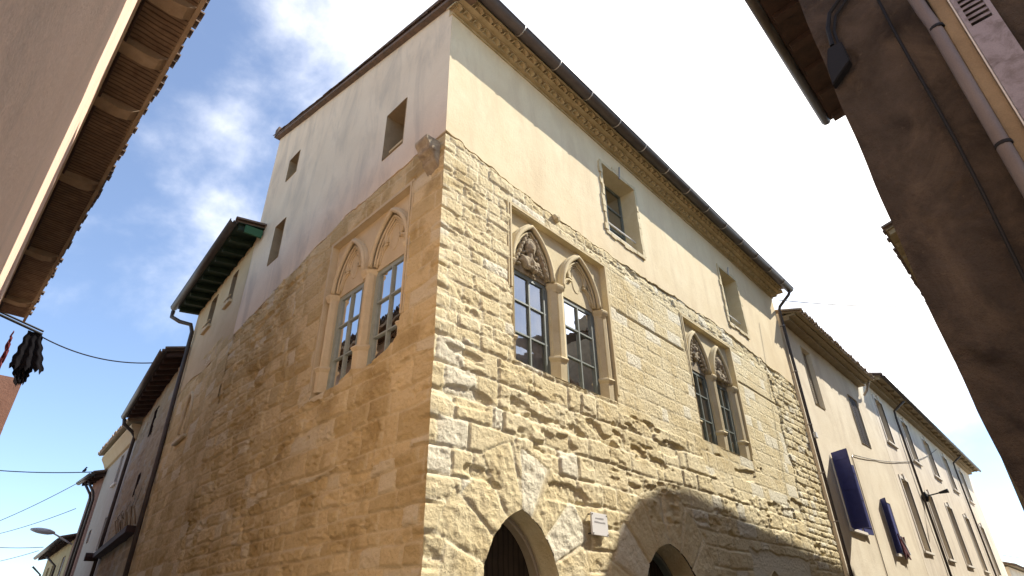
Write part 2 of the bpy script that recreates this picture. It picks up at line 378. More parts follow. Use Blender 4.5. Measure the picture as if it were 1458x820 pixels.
# ------------------------------------------------------------------ setting: ground
def sheet(name, x0, x1, y0, y1, z, mt):
    mb = MB(); mb.add([(x0, y0, z), (x1, y0, z), (x1, y1, z), (x0, y1, z)], [(0, 1, 2, 3)]); o = mb.build(name, mt); o['kind'] = 'structure'; return o
sheet('ground', -600, 600, -600, 600, 0, M['paving'])
sheet('road', .3, 400, 1.3, 4.6, .004, M['asphalt'])
lx, ly = .0621658648, .998065832
LV = Vector((lx, ly, 0))
mb = MB(); mb.add([(.6, -60, .008), (3.9, -60, .008), (3.9+60*lx*.9, 60, .008), (.6+60*lx, 60, .008)], [(0, 1, 2, 3)]); o = mb.build('side_road', M['asphalt']); o['kind'] = 'structure'

# ------------------------------------------------------------------ main stone house
CX, CY = 4.61, 5.53
XE = 19.95
FF = Fr((0, CY), (1, 0), (0, -1))
FL = Fr((CX, CY), (lx, ly), (-ly, lx))
H = thing('medieval_house', 'tall medieval corner house of rough yellow stone below and cream plaster above, twin Gothic windows', 'house', (CX, CY, 0))

def arch_poly(cu, a, zs_, apex, z0=0.0): return [(cu-a, z0)]+ring_pts(cu, a, zs_, apex, 12)+[(cu+a, z0)]
A1 = (6.27, .76, 1.95, 3.0); A2 = (10.1, 1.0, 1.75, 2.86); A3 = (14.75, .55, 1.9, 2.66)
G1 = [(6.16, 5.14), (7.5, 5.10), (8.98, 5.16), (8.98, 8.08), (6.16, 8.02)]
G2 = [(12.28, 5.12), (14.9, 5.10), (14.9, 8.14), (12.28, 8.14)]
G3 = [(.86, 5.35), (1.1, 5.18), (1.7, 5.05), (2.1, 5.16), (2.5, 5.04), (3.40, 5.0), (3.40, 8.10), (.86, 8.10)]
def zb_front(u): return 8.62+.10*math.sin(u*.5+.5)+.10*(float(fbm(np.array([u*2.6]), np.array([2.2]), 5, .65)[0])-.5)*2 - .16*(u-4.6)/15 + (.05 if u < 5 else 0)
def zb_side(u):
    b = 8.67-.004*u if u < 3 else 8.66-(u-3)*.155
    return b+.09*(float(fbm(np.array([u*2.6]), np.array([7.2]), 5, .65)[0])-.5)*2
def h_corner(Zc): return .07*(fbm(Zc*0+3.3, Zc*2.6, 5, .65)-.42)+.018*(_T[(np.floor(Zc/.36+.12*np.sin(Zc*2))).astype(int) % 256, 7]*2-1)-.035*ss(.12, .0, abs((Zc/.36+.12*np.sin(Zc*2)) % 1-.5)*-1+.5)
def front_h(U, Zc):
    big = stones(U, Zc, .28, .44, .40, 1.0, 3, .045, .022, .024, .027)
    sml = stones(U, Zc, .19, .29, .28, .65, 5, .03, .018, .016, .028)
    ash = stones(U, Zc, .27, .33, .45, .85, 8, .012, .012, .006, .006)
    rub = stones(U, Zc, .14, .24, .2, .5, 12, .06, .025, .03, .03)
    def sel(m, a, b): return [np.where(m, x, y) for x, y in zip(a, b)]
    r = sel(Zc > 5.12+.08*np.sin(U*3), sml, big)
    wav = .25*(fbm(U*1.7, Zc*1.7, 3)-.5)
    r = sel((U > 8.95+wav*.5) & (Zc > 4.95) & (Zc < 8.22) & (U < 17.7+wav*2), ash, r)
    r = sel((U > 10.6+wav*4) & (U <= 17.7+wav) & (Zc > 4.2+wav) & (Zc <= 4.95) & (U > 12.5+wav*8), ash, r)
    r = sel((U > 17.7+wav*2), rub, r)
    r = sel((U > 13.6+wav) & (U < 17.2) & (Zc < 3.05+wav) , [ash[0]*.3-.01, ash[1]*0+.9, ash[2]*0], r)
    h, t_, m_ = r
    h, t_, m_ = voussoirs(h, t_, m_, U, Zc, *A1, .78, .36, 4, .022, .02)
    h, t_, m_ = voussoirs(h, t_, m_, U, Zc, *A2, .95, .42, 5, .014, .03)
    h = h + .03*(fbm(U*.5, Zc*.6, 3)-.5)
    # ledge between the window groups and over the wall
    st = (U > 9.3) & (U < 12.1) & (abs(Zc-7.14) < .03); h = np.where(st, h-.035, h)
    st = (U > 14.95) & (U < 18) & (abs(Zc-7.2-(U-15)*.0) < .02); h = np.where(st, h-.03, h)
    # broken band over the frames, a filled-in jamb beside the third bay
    bnd = ss(8.2, 8.26, Zc)*ss(8.66, 8.58, Zc)*ss(9.5, 9.0, 9.5-abs(U-10)*0+0*U); h = h - .028*ss(.45, .62, fbm(U*2.1, Zc*4.2+7, 4))*((Zc > 8.18) & (U > 8))
    h = h - .05*((abs(U-17.75-wav*2) < .05) & (Zc > 4.5) & (Zc < 8.1))
    # deep hollows under the windows
    hol = ss(.61, .66, fbm(U*1.1+3, Zc*3.0+1, 4, .5))*((Zc < 5.0) & (Zc > 3.2)); h = h - .042*hol
    zbv = np.array([zb_front(u) for u in U[:, 0]])[:, None]; h = np.where(Zc > zbv-.015, np.minimum(h, -.012), h)
    nr = ss(.35, .0, abs(U-CX)); hc = h_corner(Zc)+.012*(fbm(U*14, Zc*14, 3)-.5)
    return h*(1-nr)+(hc+h*.35)*nr, t_, m_
def side_h(U, Zc):
    big = stones(U, Zc, .28, .44, .45, 1.0, 23, .06, .022, .040, .045)
    sml = stones(U, Zc, .16, .30, .25, .7, 25, .07, .022, .040, .050)
    ash = stones(U, Zc, .28, .34, .5, .9, 28, .03, .016, .022, .022)
    wav = .5*(fbm(U*.9, Zc*1.1, 3)-.5)
    def sel(m, a, b): return [np.where(m, x, y) for x, y in zip(a, b)]
    r = sel(Zc+wav < 3.6, sml, big)
    r = sel((Zc > 4.9+wav) & (U < 4.6+wav*2), ash, r)
    r = sel((U > 5.4+wav) , sml, r)
    h, t_, m_ = r
    h = h + .05*(fbm(U*.5+2, Zc*.6, 3)-.5)
    for u_, z_, ru, rz, dp in ((6.3, 6.3, .55, .16, .08), (5.9, 5.9, .35, .14, .07), (7.2, 4.05, .10, .3, .10), (6.75, 7.1, .3, .12, .05), (1.5, 4.8, .5, .10, .04), (4.3, 4.35, .10, .09, .06), (5.5, 3.5, .13, .10, .07), (6.9, 6.8, .22, .1, .06)):
        q = ((U-u_)/ru)**2+((Zc-z_)/rz)**2+1.2*(fbm(U*6, Zc*6, 3)-.5); h = h-dp*np.exp(-q)
    h = h - .03*((abs(U-1.25-.03*np.sin(Zc*9)) < .015) & (Zc > 3.2) & (Zc < 4.1))
    h = h + .06*ss(7.15, 7.35, U+.1*(fbm(U*5, Zc*5)-.5))*(Zc < 7.9)*0
    nr = ss(.35, .0, U); hc = h_corner(Zc)+.012*(fbm(U*14, Zc*14, 3)-.5)
    h = np.where(Zc > np.array([zb_side(u) for u in U[:, 0]])[:, None]-.015, np.minimum(h, -.012), h); hc = np.where(Zc > 8.6, np.minimum(hc, .0), hc)
    return h*(1-nr)+(hc+h*.35)*nr, t_, m_
zrows = [0, .6, 1.2, 1.6]+steps(1.62, 8.9, .02)
grid_wall('front_wall', FF, steps(CX, XE, .02, .036), zrows, front_h, [arch_poly(*A1), arch_poly(*A2), arch_poly(*A3), G1, G2], M['stone'], H, (CX, (-1, 0, 0)))
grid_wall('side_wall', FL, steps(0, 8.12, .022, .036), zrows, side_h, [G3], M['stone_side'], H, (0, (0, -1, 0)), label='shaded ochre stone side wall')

def plaster(name, fr, us, zb, zt, openings, mt, corner, seed, tv=22):
    """plaster coat standing proud of the stone, ragged lower edge turned back into the wall"""
    us = np.array(us); tt = np.concatenate([[-.02, -.01], np.linspace(0, 1, int(tv))])
    U, T = np.meshgrid(us, tt, indexing='ij')
    ZB = np.array([zb(u) for u in us])[:, None]; ZT = np.array([zt(u) for u in us])[:, None]
    # work in plain (u,z) so that openings can be cut
    step = .06; z0 = min(zb(u) for u in us); z1 = max(zt(u) for u in us)
    zs = np.arange(z0, z1+step, step)
    poly_lo = ZB[:, 0]; poly_hi = ZT[:, 0]
    nu = len(us); V = []; F = []
    th = .03; idx = {}
    def hh(u, z): return th+.022*(fbm(np.array([u*1.1+seed]), np.array([z*1.1]), 3)[0]-.5)
    def vid(i, k, z, n, fac):
        key = (i, k, n)
        if key not in idx:
            u = us[i]; off = hh(u, z) if n else -.02
            fd = max(0, 1-abs(u-corner[0])/.12)**2*hh(u, z) if corner else 0
            p = fr.P(u, off, z)+Vector(corner[1])*fd if corner else fr.P(u, off, z)
            idx[key] = len(V); V.append(p)
        return idx[key]
    return us, ZB, ZT, hh
def plaster_wall(name, fr, us, zb, zt, openings, mt, corner, seed, parent, label=None):
    rows = 36; nv = np.linspace(0, 1, rows)
    us = sorted(set([round(float(u), 4) for u in us] + [round(q[0], 4) for op in openings for q in op]))
    V = []; F = []; ids = {}; lip = []
    def hh(u, z): return .020+.016*(fbm(np.array([u*1.1+seed]), np.array([z*1.1]), 3)[0]-.5)
    def vid(u, z, back=False):
        key = (round(u, 4), round(z, 4), back)
        if key not in ids:
            n = -.015 if back else hh(u, z); p = fr.P(u, n, z)
            if corner: p = p + Vector(corner[1])*(max(0, 1-abs(u-corner[0])/.12)**2*n)
            ids[key] = len(V); V.append(p)
        return ids[key]
    def holes(u):                        # z intervals cut at this column
        return sorted((op[0][1], op[2][1]) for op in openings if op[0][0]-1e-4 <= u <= op[1][0]+1e-4)
    for i in range(len(us)-1):
        u0, u1 = us[i], us[i+1]; um = (u0+u1)/2
        hs = sorted((op[0][1], op[2][1]) for op in openings if op[0][0] < um < op[1][0])
        segs = []; 
        allz = sorted({round(z, 4) for op in openings for z in (op[0][1], op[2][1])})
        lo0, lo1, hi0, hi1 = zb(u0), zb(u1), zt(u0), zt(u1)
        mids = [z for z in allz if max(lo0, lo1)+.02 < z < min(hi0, hi1)-.02]
        brk = [(lo0, lo1)]+[(z, z) for z in mids]+[(hi0, hi1)]
        for (a0, a1), (b0, b1) in zip(brk[:-1], brk[1:]):
            zm = (a0+a1+b0+b1)/4
            if any(h0 < zm < h1 for h0, h1 in hs): continue
            zl = min(a0, a1)
            if any(h0+.001 < (a0+b0)/2 < h1 for h0, h1 in hs): continue
            n = 4
            for k in range(n):
                t0, t1 = k/n, (k+1)/n
                F.append((vid(u0, a0+(b0-a0)*t0), vid(u1, a1+(b1-a1)*t0), vid(u1, a1+(b1-a1)*t1), vid(u0, a0+(b0-a0)*t1)))
        lip.append([V[vid(u0, lo0, True)].copy(), V[vid(u1, lo1, True)].copy(), V[vid(u1, lo1)].copy(), V[vid(u0, lo0)].copy()])
    mb = MB(); mb.v = V; mb.f = F
    for q in lip: mb.add(q, [(0, 1, 2, 3)])
    return mb.build(name, mt, parent, smooth=True, label=label)
def rect(u0, u1, z0, z1): return [(u0, z0), (u1, z0), (u1, z1), (u0, z1)]
UW1 = rect(9.32, 10.72, 9.12, 11.06); UW2 = rect(15.35, 16.55, 9.06, 10.92)
plaster_wall('plaster_wall', FF, steps(CX, XE, .07, .10), zb_front, lambda u: 11.86, [UW1, UW2], M['plaster'], (CX, (-1, 0, 0)), 3, H)
SA = rect(1.26, 1.93, 9.30, 10.47); SB = rect(6.28, 6.86, 11.84, 12.56); SC_ = rect(6.25, 6.82, 9.22, 10.36)
def rake(u): return 11.92+u*.284
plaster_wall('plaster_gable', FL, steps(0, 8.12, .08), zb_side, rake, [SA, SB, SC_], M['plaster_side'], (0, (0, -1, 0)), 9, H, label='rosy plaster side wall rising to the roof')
# rest of the body: rear walls and inner darkness
mb = MB()
PL = FL.P(8.12, 0, 0)
mb.add([PL, (PL.x+9, PL.y, 0), (PL.x+9, PL.y, 14.2), (PL.x, PL.y, 14.2)], [(0, 1, 2, 3)])
mb.add([(XE, CY, 0), (XE, CY+8.5, 0), (XE, CY+8.5, 14.1), (XE, CY, 11.8)], [(0, 1, 2, 3)])
mb.add([(PL.x+9, PL.y, 0), (XE, CY+8.5, 0), (XE, CY+8.5, 14.1), (PL.x+9, PL.y, 14.2)], [(0, 1, 2, 3)])
mb.build('rear_wall', M['plaster_side'], H)
mb = MB()  # inner partition that keeps the rooms dark
mb.add([(CX+.6, CY+1.6, 0), (XE-.1, CY+1.6, 0), (XE-.1, CY+1.6, 12.2), (CX+.6, CY+1.6, 12.2)], [(0, 1, 2, 3)])
mb.add([(CX+1.6, CY+.6, 0), (CX+2.1, CY+8, 0), (CX+2.1, CY+8, 12.6), (CX+1.6, CY+.6, 12.2)], [(0, 1, 2, 3)])
for z_ in (4.4, 8.75): mb.add([(CX+.05, CY+.3, z_), (XE-.1, CY+.3, z_), (XE-.1, CY+8, z_), (CX+.6, CY+8, z_)], [(0, 1, 2, 3)])
mb.build('inner_floor', M['void'], H)

# roof: single slope rising away from the gutter, tile edge along the rake
mb = MB()
tr_ = lambda n: 11.90+.284*(n)          # height by distance inward
e0 = FL.P(0, .16, 0); e1 = FL.P(8.25, .16, 0)
a = [(e0.x-.035, 4.93, 11.83+.16), (XE+.35, 4.93, 11.99), (XE+.35, CY+8.3, 14.36+.02), (e1.x, e1.y, 14.30+.02)]
b = [(x, y, z+.05) for x, y, z in a]
mb.prism([Vector(p) for p in a], [Vector(p) for p in b])
RF = mb.build('roof', M['tile'], H)
mb = MB()
for i in range(22):                      # verge tiles laid along the rake
    u0 = -.62+i*.405; u1 = u0+.46; zz = lambda u: rake(u)+.10
    mb.half(FL.P(u0, .13+random.uniform(-.015, .015), zz(u0)+.0), FL.P(u1, .13, zz(u1)+.03), .065, (0, 0, 1), .016, 8, .055)
mb.build('verge_tile', M['tile'], RF)
mb = MB(); mb.prism([FL.P(-.5, .15, rake(-.5)-.0), FL.P(-.5, .15, rake(-.5)+.07), FL.P(-.5, -.2, rake(-.5)+.07), FL.P(-.5, -.2, rake(-.5))], [FL.P(8.2, .15, rake(8.2)), FL.P(8.2, .15, rake(8.2)+.07), FL.P(8.2, -.2, rake(8.2)+.07), FL.P(8.2, -.2, rake(8.2))])
mb.build('verge_board', M['tile'], RF)
mb = MB(); mb.box(FL, 8.0, 8.22, -.25, .17, rake(8.1)+.05, rake(8.1)+.34); mb.build('ridge_block', M['tile'], RF)
# cornice of two rows of painted canal tiles
def genoise(parent, fr, u0, u1, z0, prow, mt, pitch=.26):
    mb = MB()
    mb.box(fr, u0, u1, -.05, .05, z0-.04, z0+.01); mb.box(fr, u0, u1, -.05, .21, z0+.105, z0+.13)
    mb.box(fr, u0, u1, -.05, .44, z0+.225, z0+.25)
    k = int((u1-u0)/pitch)
    for i in range(k+1):
        u = u0+i*pitch; j = random.uniform(-.012, .012)
        mb.half(fr.P(u, -.02, z0+.015), fr.P(u, .21+j, z0+.005), .10, (0, 0, 1), .02, 8)
        mb.half(fr.P(u+pitch/2, .05, z0+.135), fr.P(u+pitch/2, .40+j, z0+.128), .10, (0, 0, 1), .02, 8)
    for n1, zz in ((.13, z0+.012), (.32, z0+.132)): mb.box(fr, u0, u1, -.05, n1, zz, zz+.09)
    return mb.build('cornice', mt, parent)
genoise(H, FF, CX-.03, XE+.05, 11.70, 2, M['ochre'])
GN, GZ = .60, 11.95
mb = MB(); mb.half(FF.P(CX-.20, GN, GZ), FF.P(XE+.35, GN, GZ), .13, (0, 0, 1), .008, 14, flip=True)
mb.tube([FF.P(CX-.20, GN+.13, GZ), FF.P(XE+.35, GN+.13, GZ)], .012, 6)
GT = mb.build('gutter', M['zinc'], H, smooth=True)
for i in range(14):
    u = CX+.15+i*1.13; mb = MB()
    pts = [FF.P(u, GN+.137*math.cos(t_), GZ+.137*math.sin(t_)) for t_ in [math.pi+math.pi*j/8 for j in range(9)]]
    mb.tube(pts, .013, 5); mb.build('gutter_clip', M['clip'], GT)
mb = MB(); mb.half(FF.P(XE+.34, GN, GZ), FF.P(XE+.345, GN, GZ), .125, (0, 0, 1), .124, 10, flip=True); mb.build('end_cap', M['clip'], GT)
PX = 20.12
mb = MB(); mb.tube([FF.P(PX, GN, GZ-.06), FF.P(PX, GN, GZ-.2), FF.P(PX, GN-.05, GZ-.28), FF.P(PX, .17, 11.35), FF.P(PX, .12, 11.22), FF.P(PX, .12, 11.0), FF.P(PX, .12, 7.0), FF.P(PX+.02, .12, 3.0), FF.P(PX+.02, .12, .1)], .05, 12)
DP = mb.build('downpipe', M['zinc'], H, smooth=True)
for z_ in (10.6, 8.9, 7.1, 5.6, 4.2, 2.6):
    mb = MB(); mb.tube([FF.P(PX, .12, z_), FF.P(PX, .12, z_+.035)], .060, 12); mb.box(FF, PX-.01, PX+.01, 0, .07, z_, z_+.03); mb.build('pipe_clip', M['clip'], DP)
mb = MB(); mb.box(FF, PX-.16, PX+.02, .17, .25, 6.65, 6.83); mb.build('cable_box', M['white_paint'], H, bevel=.01)

# ---- gothic twin windows
def gothic(fr, lights, u_l, u_r, zsill, zhead, apex, ztop, stone, metal, kinds, curtain=False, name='gothic_window', flip=1, mullz=5.55):
    Wn = bpy.data.objects.new(name, None); C.objects.link(Wn); Wn.parent = H
    zsp = zhead+.07
    # spandrel panel with the pointed arches cut out, then arch soffits
    mb = MB(); dn = -.10; un = 120
    cs = [((a+b)/2, (b-a)/2+.03) for a, b in lights]
    for i in range(un):
        a = u_l+(u_r-u_l)*i/un; b = u_l+(u_r-u_l)*(i+1)/un
        def low(u):
            z = zhead-.02
            for c, hw in cs:
                if abs(u-c) < hw: z = max(z, archz(u, c, hw, zsp, apex+.03))
            return z
        mb.add([fr.P(a, dn, low(a)), fr.P(b, dn, low(b)), fr.P(b, dn, ztop), fr.P(a, dn, ztop)], [(0, 1, 2, 3)])
        mb.add([fr.P(a, dn, low(a)), fr.P(b, dn, low(b)), fr.P(b, -.34, low(b)), fr.P(a, -.34, low(a))], [(0, 1, 2, 3)])
    mb.build('spandrel', stone, Wn)
    # reveal of the whole opening
    mb = MB()
    for (a, za), (b, zb_) in (((u_l, zsill-.15), (u_l, ztop)), ((u_r, zsill-.15), (u_r, ztop)), ((u_l, ztop), (u_r, ztop)), ((u_l, zsill-.06), (u_r, zsill-.06))):
        mb.add([fr.P(a, .012, za), fr.P(b, .012, zb_), fr.P(b, -.36, zb_), fr.P(a, -.36, za)], [(0, 1, 2, 3)])
    mb.build('jamb', stone, Wn)
    mb = MB(); mb.box(fr, u_l-.02, u_r+.02, -.34, -.02, zsill-.16, zsill-.03); mb.build('sill', stone, Wn, bevel=.012)
    # outer label moulding: two thin fillets
    mb = MB()
    for k, (o_, w_, pr) in enumerate(((0.0, .035, .035), (.06, .022, .022))):
        o_ += .004
        mb.box(fr, u_l-o_-w_, u_l-o_, -.03, pr, zsill+(1.2 if flip > 0 else .6), ztop+o_+w_)
        mb.box(fr, u_r+o_, u_r+o_+w_, -.03, pr, zsill+.1, ztop+o_+w_)
        mb.box(fr, u_l-o_, u_r+o_, -.03, pr-.002, ztop+o_, ztop+o_+w_)
    mb.build('label_moulding', stone, Wn)
    # arch mouldings: roll + inner fillet
    for c, hw in cs:
        mb = MB()
        for off, rr, n_ in ((0.0, .045, -.02), (-.07, .020, -.065), (-.10, .016, -.095)):
            pts = [fr.P(u, n_, z) for u, z in ring_pts(c, hw+off, zsp, apex+.03+off*1.4, 12)]
            mb.tube(pts, rr, 8)
        r0 = ring_pts(c, hw+.004, zsp, apex+.035, 12); r1 = ring_pts(c, hw+.055, zsp, apex+.11, 12)
        for k in range(len(r0)-1):
            mb.add([fr.P(r0[k][0], -.02, r0[k][1]), fr.P(r0[k+1][0], -.02, r0[k+1][1]), fr.P(r1[k+1][0], -.03, r1[k+1][1]), fr.P(r1[k][0], -.03, r1[k][1]), fr.P(r1[k][0], -.11, r1[k][1]), fr.P(r1[k+1][0], -.11, r1[k+1][1]), fr.P(r0[k+1][0], -.11, r0[k+1][1]), fr.P(r0[k][0], -.11, r0[k][1])], [(0, 1, 2, 3), (3, 2, 5, 4), (0, 1, 6, 7)])
        mb.build('arch_moulding', stone, Wn, smooth=True)
    # tympana
    for (a, b), kd in zip(lights, kinds):
        c = (a+b)/2; hw = (b-a)/2; mb = MB(); n_ = 40; dd = -.125
        for i in range(n_):
            p = a+(b-a)*i/n_; q = a+(b-a)*(i+1)/n_
            zp = archz(p, c, hw, zsp, apex); zq = archz(q, c, hw, zsp, apex)
            mb.add([fr.P(p, dd, zhead), fr.P(q, dd, zhead), fr.P(q, dd, zq+.02), fr.P(p, dd, zp+.02)], [(0, 1, 2, 3)])
            mb.add([fr.P(p, dd, zhead), fr.P(q, dd, zhead), fr.P(q, dd-.14, zhead), fr.P(p, dd-.14, zhead)], [(0, 1, 2, 3)])
        TY = mb.build('tympanum', stone if kd == 'cusp' else M['carved'], Wn)
        # cusped trefoil
        s_ = hw/.55; cur = [(-.50, .0), (-.47, .13), (-.41, .25), (-.32, .33), (-.235, .365), (-.265, .41), (-.285, .49), (-.265, .60), (-.19, .71), (-.09, .79), (0, .84)]
        full = [(x, z) for x, z in cur]+[(-x, z) for x, z in cur[:-1][::-1]]
        sc = (apex-zsp)/.92
        mb = MB()
        for k, rr, n2 in ((1.0, .030, -.105), (.87, .018, -.118)):
            mb.tube([fr.P(c+x*s_*k, n2, zsp+(z*k+(.0 if k == 1 else .03))*sc) for x, z in full], rr, 7)
        for sg in (-1, 1):
            mb.box(fr, c+sg*.235*s_-.05, c+sg*.235*s_+.05, -.12, -.08, zsp+.33*sc, zsp+.355*sc); mb.box(fr, c+sg*.25*s_-.06, c+sg*.25*s_+.06, -.12, -.075, zsp+.385*sc, zsp+.41*sc)
        mb.build('cusp', stone if kd == 'cusp' else M['carved'], Wn, smooth=True)
        if kd == 'cusp':
            mb = MB(); pts = [(c+.13*s_*math.cos(t_), zsp+.42*sc+.26*sc*math.sin(t_)) for t_ in [2*math.pi*j/20 for j in range(21)]]
            mb.tube([fr.P(u, -.125, z) for u, z in pts], .012, 6); mb.build('oval_panel', stone, Wn, smooth=True)
        else: carving(fr, c, zsp, s_, sc, kd, Wn)
    # piers: mullion and outer jamb shafts, grooved, with cap and base
    def pier(u0, u1, nm):
        mb = MB(); w_ = u1-u0; ch = .05
        for z0, z1, g in ((mullz, zhead-.03, 0),):
            # plan: outer chamfers and a groove
            pl = [(u0, -.34), (u0, -.12), (u0+.02, -.105), (u0+.02, -.09), (u0+w_*.36, -.03), (u0+w_*.42, -.045), (u0+w_*.46, -.02), (u1-w_*.30, .0), (u1-.035, -.02), (u1-.02, -.06), (u1, -.10), (u1, -.34)] if flip > 0 else \
                 [(u1, -.34), (u1, -.12), (u1-.02, -.105), (u1-.02, -.09), (u1-w_*.36, -.03), (u1-w_*.42, -.045), (u1-w_*.46, -.02), (u0+w_*.30, .0), (u0+.035, -.02), (u0+.02, -.06), (u0, -.10), (u0, -.34)]
            mb.prism([fr.P(u, n, z0) for u, n in pl], [fr.P(u, n, z1) for u, n in pl])
        return mb, w_
    edges = [(lights[0][1], lights[1][0])]
    edges += [(lights[1][1], u_r-.02)] ; edges += [(u_l+.002, lights[0][0])] if lights[0][0]-u_l > .05 else []
    for u0, u1 in edges:
        mb, w_ = pier(u0, u1, 'pier'); P_ = mb.build('pier', stone, Wn)
        for nm, zs_, prof in (('capital', zhead-.09, ((0, 0.0), (.035, .012), (.06, .03), (.10, .045), (.135, .05), (.17, .02))), ('base', mullz-.03, ((-.42, .004), (-.06, .012), (-.035, .03), (0.0, .05), (.03, .035), (.05, .0)))):
            mb = MB(); rings = []
            for dz, o_ in prof:
                rings.append([fr.P(u, n, zs_+dz) for u, n in ((u0-o_, -.33), (u0-o_, -.14), (u0+w_*.3-o_*.4, -.02+o_), (u0+w_*.7+o_*.4, .0+o_), (u1+o_, -.10), (u1+o_, -.33))])
            for r0, r1 in zip(rings[:-1], rings[1:]): mb.add(r0+r1, [(i, i+1, 7+i, 6+i) for i in range(5)])
            mb.add(rings[0], [tuple(range(6))]); mb.add(rings[-1], [tuple(range(6))])
            mb.build(nm, stone, Wn, label=None)
    # casements
    for a, b in lights:
        z0, z1 = zsill-.04, zhead; mb = MB(); fn0, fn1 = -.19, -.145
        mb.box(fr, a, a+.07, fn0, fn1, z0, z1); mb.box(fr, b-.07, b, fn0, fn1, z0, z1); mb.box(fr, a+.07, b-.07, fn0, fn1-.001, z1-.08, z1); mb.box(fr, a+.07, b-.07, fn0, fn1-.001, z0, z0+.06)
        mb.box(fr, a+.10, a+.13, fn0+.01, fn1+.015, z0+.06, z1-.08); mb.box(fr, b-.13, b-.10, fn0+.01, fn1+.015, z0+.06, z1-.08)
        mb.build('casement', metal, Wn)
        mb = MB(); c = (a+b)/2+.0
        mb.box(fr, c-.016, c+.016, fn0+.005, fn1+.012, z0+.06, z1-.08)
        for k in (1, 2): z = z0+(z1-z0)*k/3; mb.box(fr, a+.07, b-.07, fn0+.006, fn1+.008, z-.014, z+.014)
        mb.build('glazing_bar', metal, Wn)
        mb = MB(); mb.add([fr.P(a+.06, -.170, z0+.05), fr.P(b-.06, -.170, z0+.05), fr.P(b-.06, -.170, z1-.07), fr.P(a+.06, -.170, z1-.07)], [(0, 1, 2, 3)])
        mb.build('pane', M['glass'], Wn)
        if curtain:
            mb = MB(); k = 26; b2 = b-.02; vs = []; 
            for i in range(k+1):
                u = a+.02+(b2-a)*i/k; n_ = -.225+.012*math.sin(i*2.1); vs += [fr.P(u, n_, z0), fr.P(u, n_, z1+.05)]
            mb.add(vs, [(2*i, 2*i+2, 2*i+3, 2*i+1) for i in range(k)])
            mb.build('curtain', M['curtain'], Wn, smooth=True)
    return Wn
def carving(fr, c, zsp, s_, sc, kd, parent):
    """worn relief sculpture in a tympanum: many overlapping lumps fused into one stone surface"""
    bm = bmesh.new()
    def lump(x, n, z, rx, rn, rz, rot=0):
        r = bmesh.ops.create_icosphere(bm, subdivisions=3, radius=1)
        p = fr.P(c+x*s_, n+.055, zsp+z*sc)
        for v in r['verts']:
            x_, y_, z_ = v.co.x*rx, v.co.y*rn, v.co.z*rz
            x2 = x_*math.cos(rot)-z_*math.sin(rot); z2 = x_*math.sin(rot)+z_*math.cos(rot)
            v.co = p+fr.U*x2+fr.N*y_+Vector((0, 0, z2))
    rr = random.Random(5 if kd == 'bust' else 9)
    if kd in ('bust', 'figure'):
        lump(-.02, -.13, .50, .105, .10, .14); lump(-.02, -.06, .49, .025, .03, .045); lump(-.02, -.045, .43, .035, .02, .012)
        for sx in (-1, 1):
            lump(-.02+sx*.04, -.055, .535, .02, .015, .012); lump(-.02+sx*.10, -.12, .50, .03, .05, .10); lump(-.02+sx*.075, -.13, .40, .035, .05, .06)
        for k in range(11): t_ = math.pi*k/10; lump(-.02+.105*math.cos(t_), -.11, .53+.12*math.sin(t_), .033, .045, .035)
        lump(-.02, -.14, .33, .06, .06, .08); lump(-.02, -.15, .20, .20, .07, .11); lump(-.17, -.13, .13, .07, .07, .14, .5); lump(.13, -.13, .13, .07, .07, .14, -.5)
        for k in range(5): lump(-.12+k*.05, -.09, .20-.03*abs(k-2), .014, .03, .12, .25*(k-2))
        for x, z in ((.06, .10), (.12, .06), (.0, .05), (.08, .02), (.20, .03), (-.08, .04), (.16, .12)): lump(x, -.10, z, .045, .06, .04, rr.uniform(-1, 1))
    else:
        lump(0, -.14, .42, .13, .05, .22); lump(0, -.10, .50, .07, .05, .07)
        for k in range(9): t_ = 2*math.pi*k/9; lump(.13*math.cos(t_), -.13, .42+.2*math.sin(t_), .04, .05, .05, t_)
    for sg in (-1, 1):                                   # leaves following the arch
        for k in range(7): t_ = k/6; lump(sg*(.44-.30*t_), -.13, .08+.62*t_, .035, .06, .075, sg*(.5+.2*math.sin(k*2)))
        for k in range(4): lump(sg*(.33-.05*k), -.15, .05+.10*k, .05, .04, .03, rr.uniform(-1, 1))
    me = bpy.data.meshes.new('t'); bm.to_mesh(me); bm.free()
    tmp = bpy.data.objects.new('t', me); C.objects.link(tmp)
    md = tmp.modifiers.new('r', 'REMESH'); md.mode = 'VOXEL'; md.voxel_size = .011
    dg = bpy.context.evaluated_depsgraph_get(); me2 = bpy.data.meshes.new_from_object(tmp.evaluated_get(dg))
    bpy.data.objects.remove(tmp)
    oo = org(parent)
    for v in me2.vertices: v.co = v.co-oo
    me2.polygons.foreach_set('use_smooth', [True]*len(me2.polygons)); me2.materials.clear(); me2.materials.append(M['carved'])
    ob = bpy.data.objects.new('relief_carving', me2); C.objects.link(ob); ob.parent = parent
    return ob
W1 = gothic(FF, [(6.24, 7.26), (7.60, 8.68)], 6.16, 8.98, 5.19, 6.90, 7.86, 8.04, M['dressed'], M['casement'], ['bust', 'cusp'], True); W1['label'] = 'twin Gothic window with white curtains, nearest the corner on the sunny front'
W2 = gothic(FF, [(12.36, 13.38), (13.68, 14.56)], 12.28, 14.9, 5.16, 6.90, 7.86, 8.12, M['dressed'], M['casement'], ['shield', 'figure']); W2['label'] = 'far narrow-looking twin Gothic window of the sunny front'
W3 = gothic(FL, [(.92, 1.94), (2.22, 3.18)], .86, 3.40, 5.05, 6.90, 7.86, 8.08, M['dressed_side'], M['casement_light'], ['cusp', 'cusp'], False, flip=-1); W3['label'] = 'twin Gothic window with blue reflections on the shaded side wall'

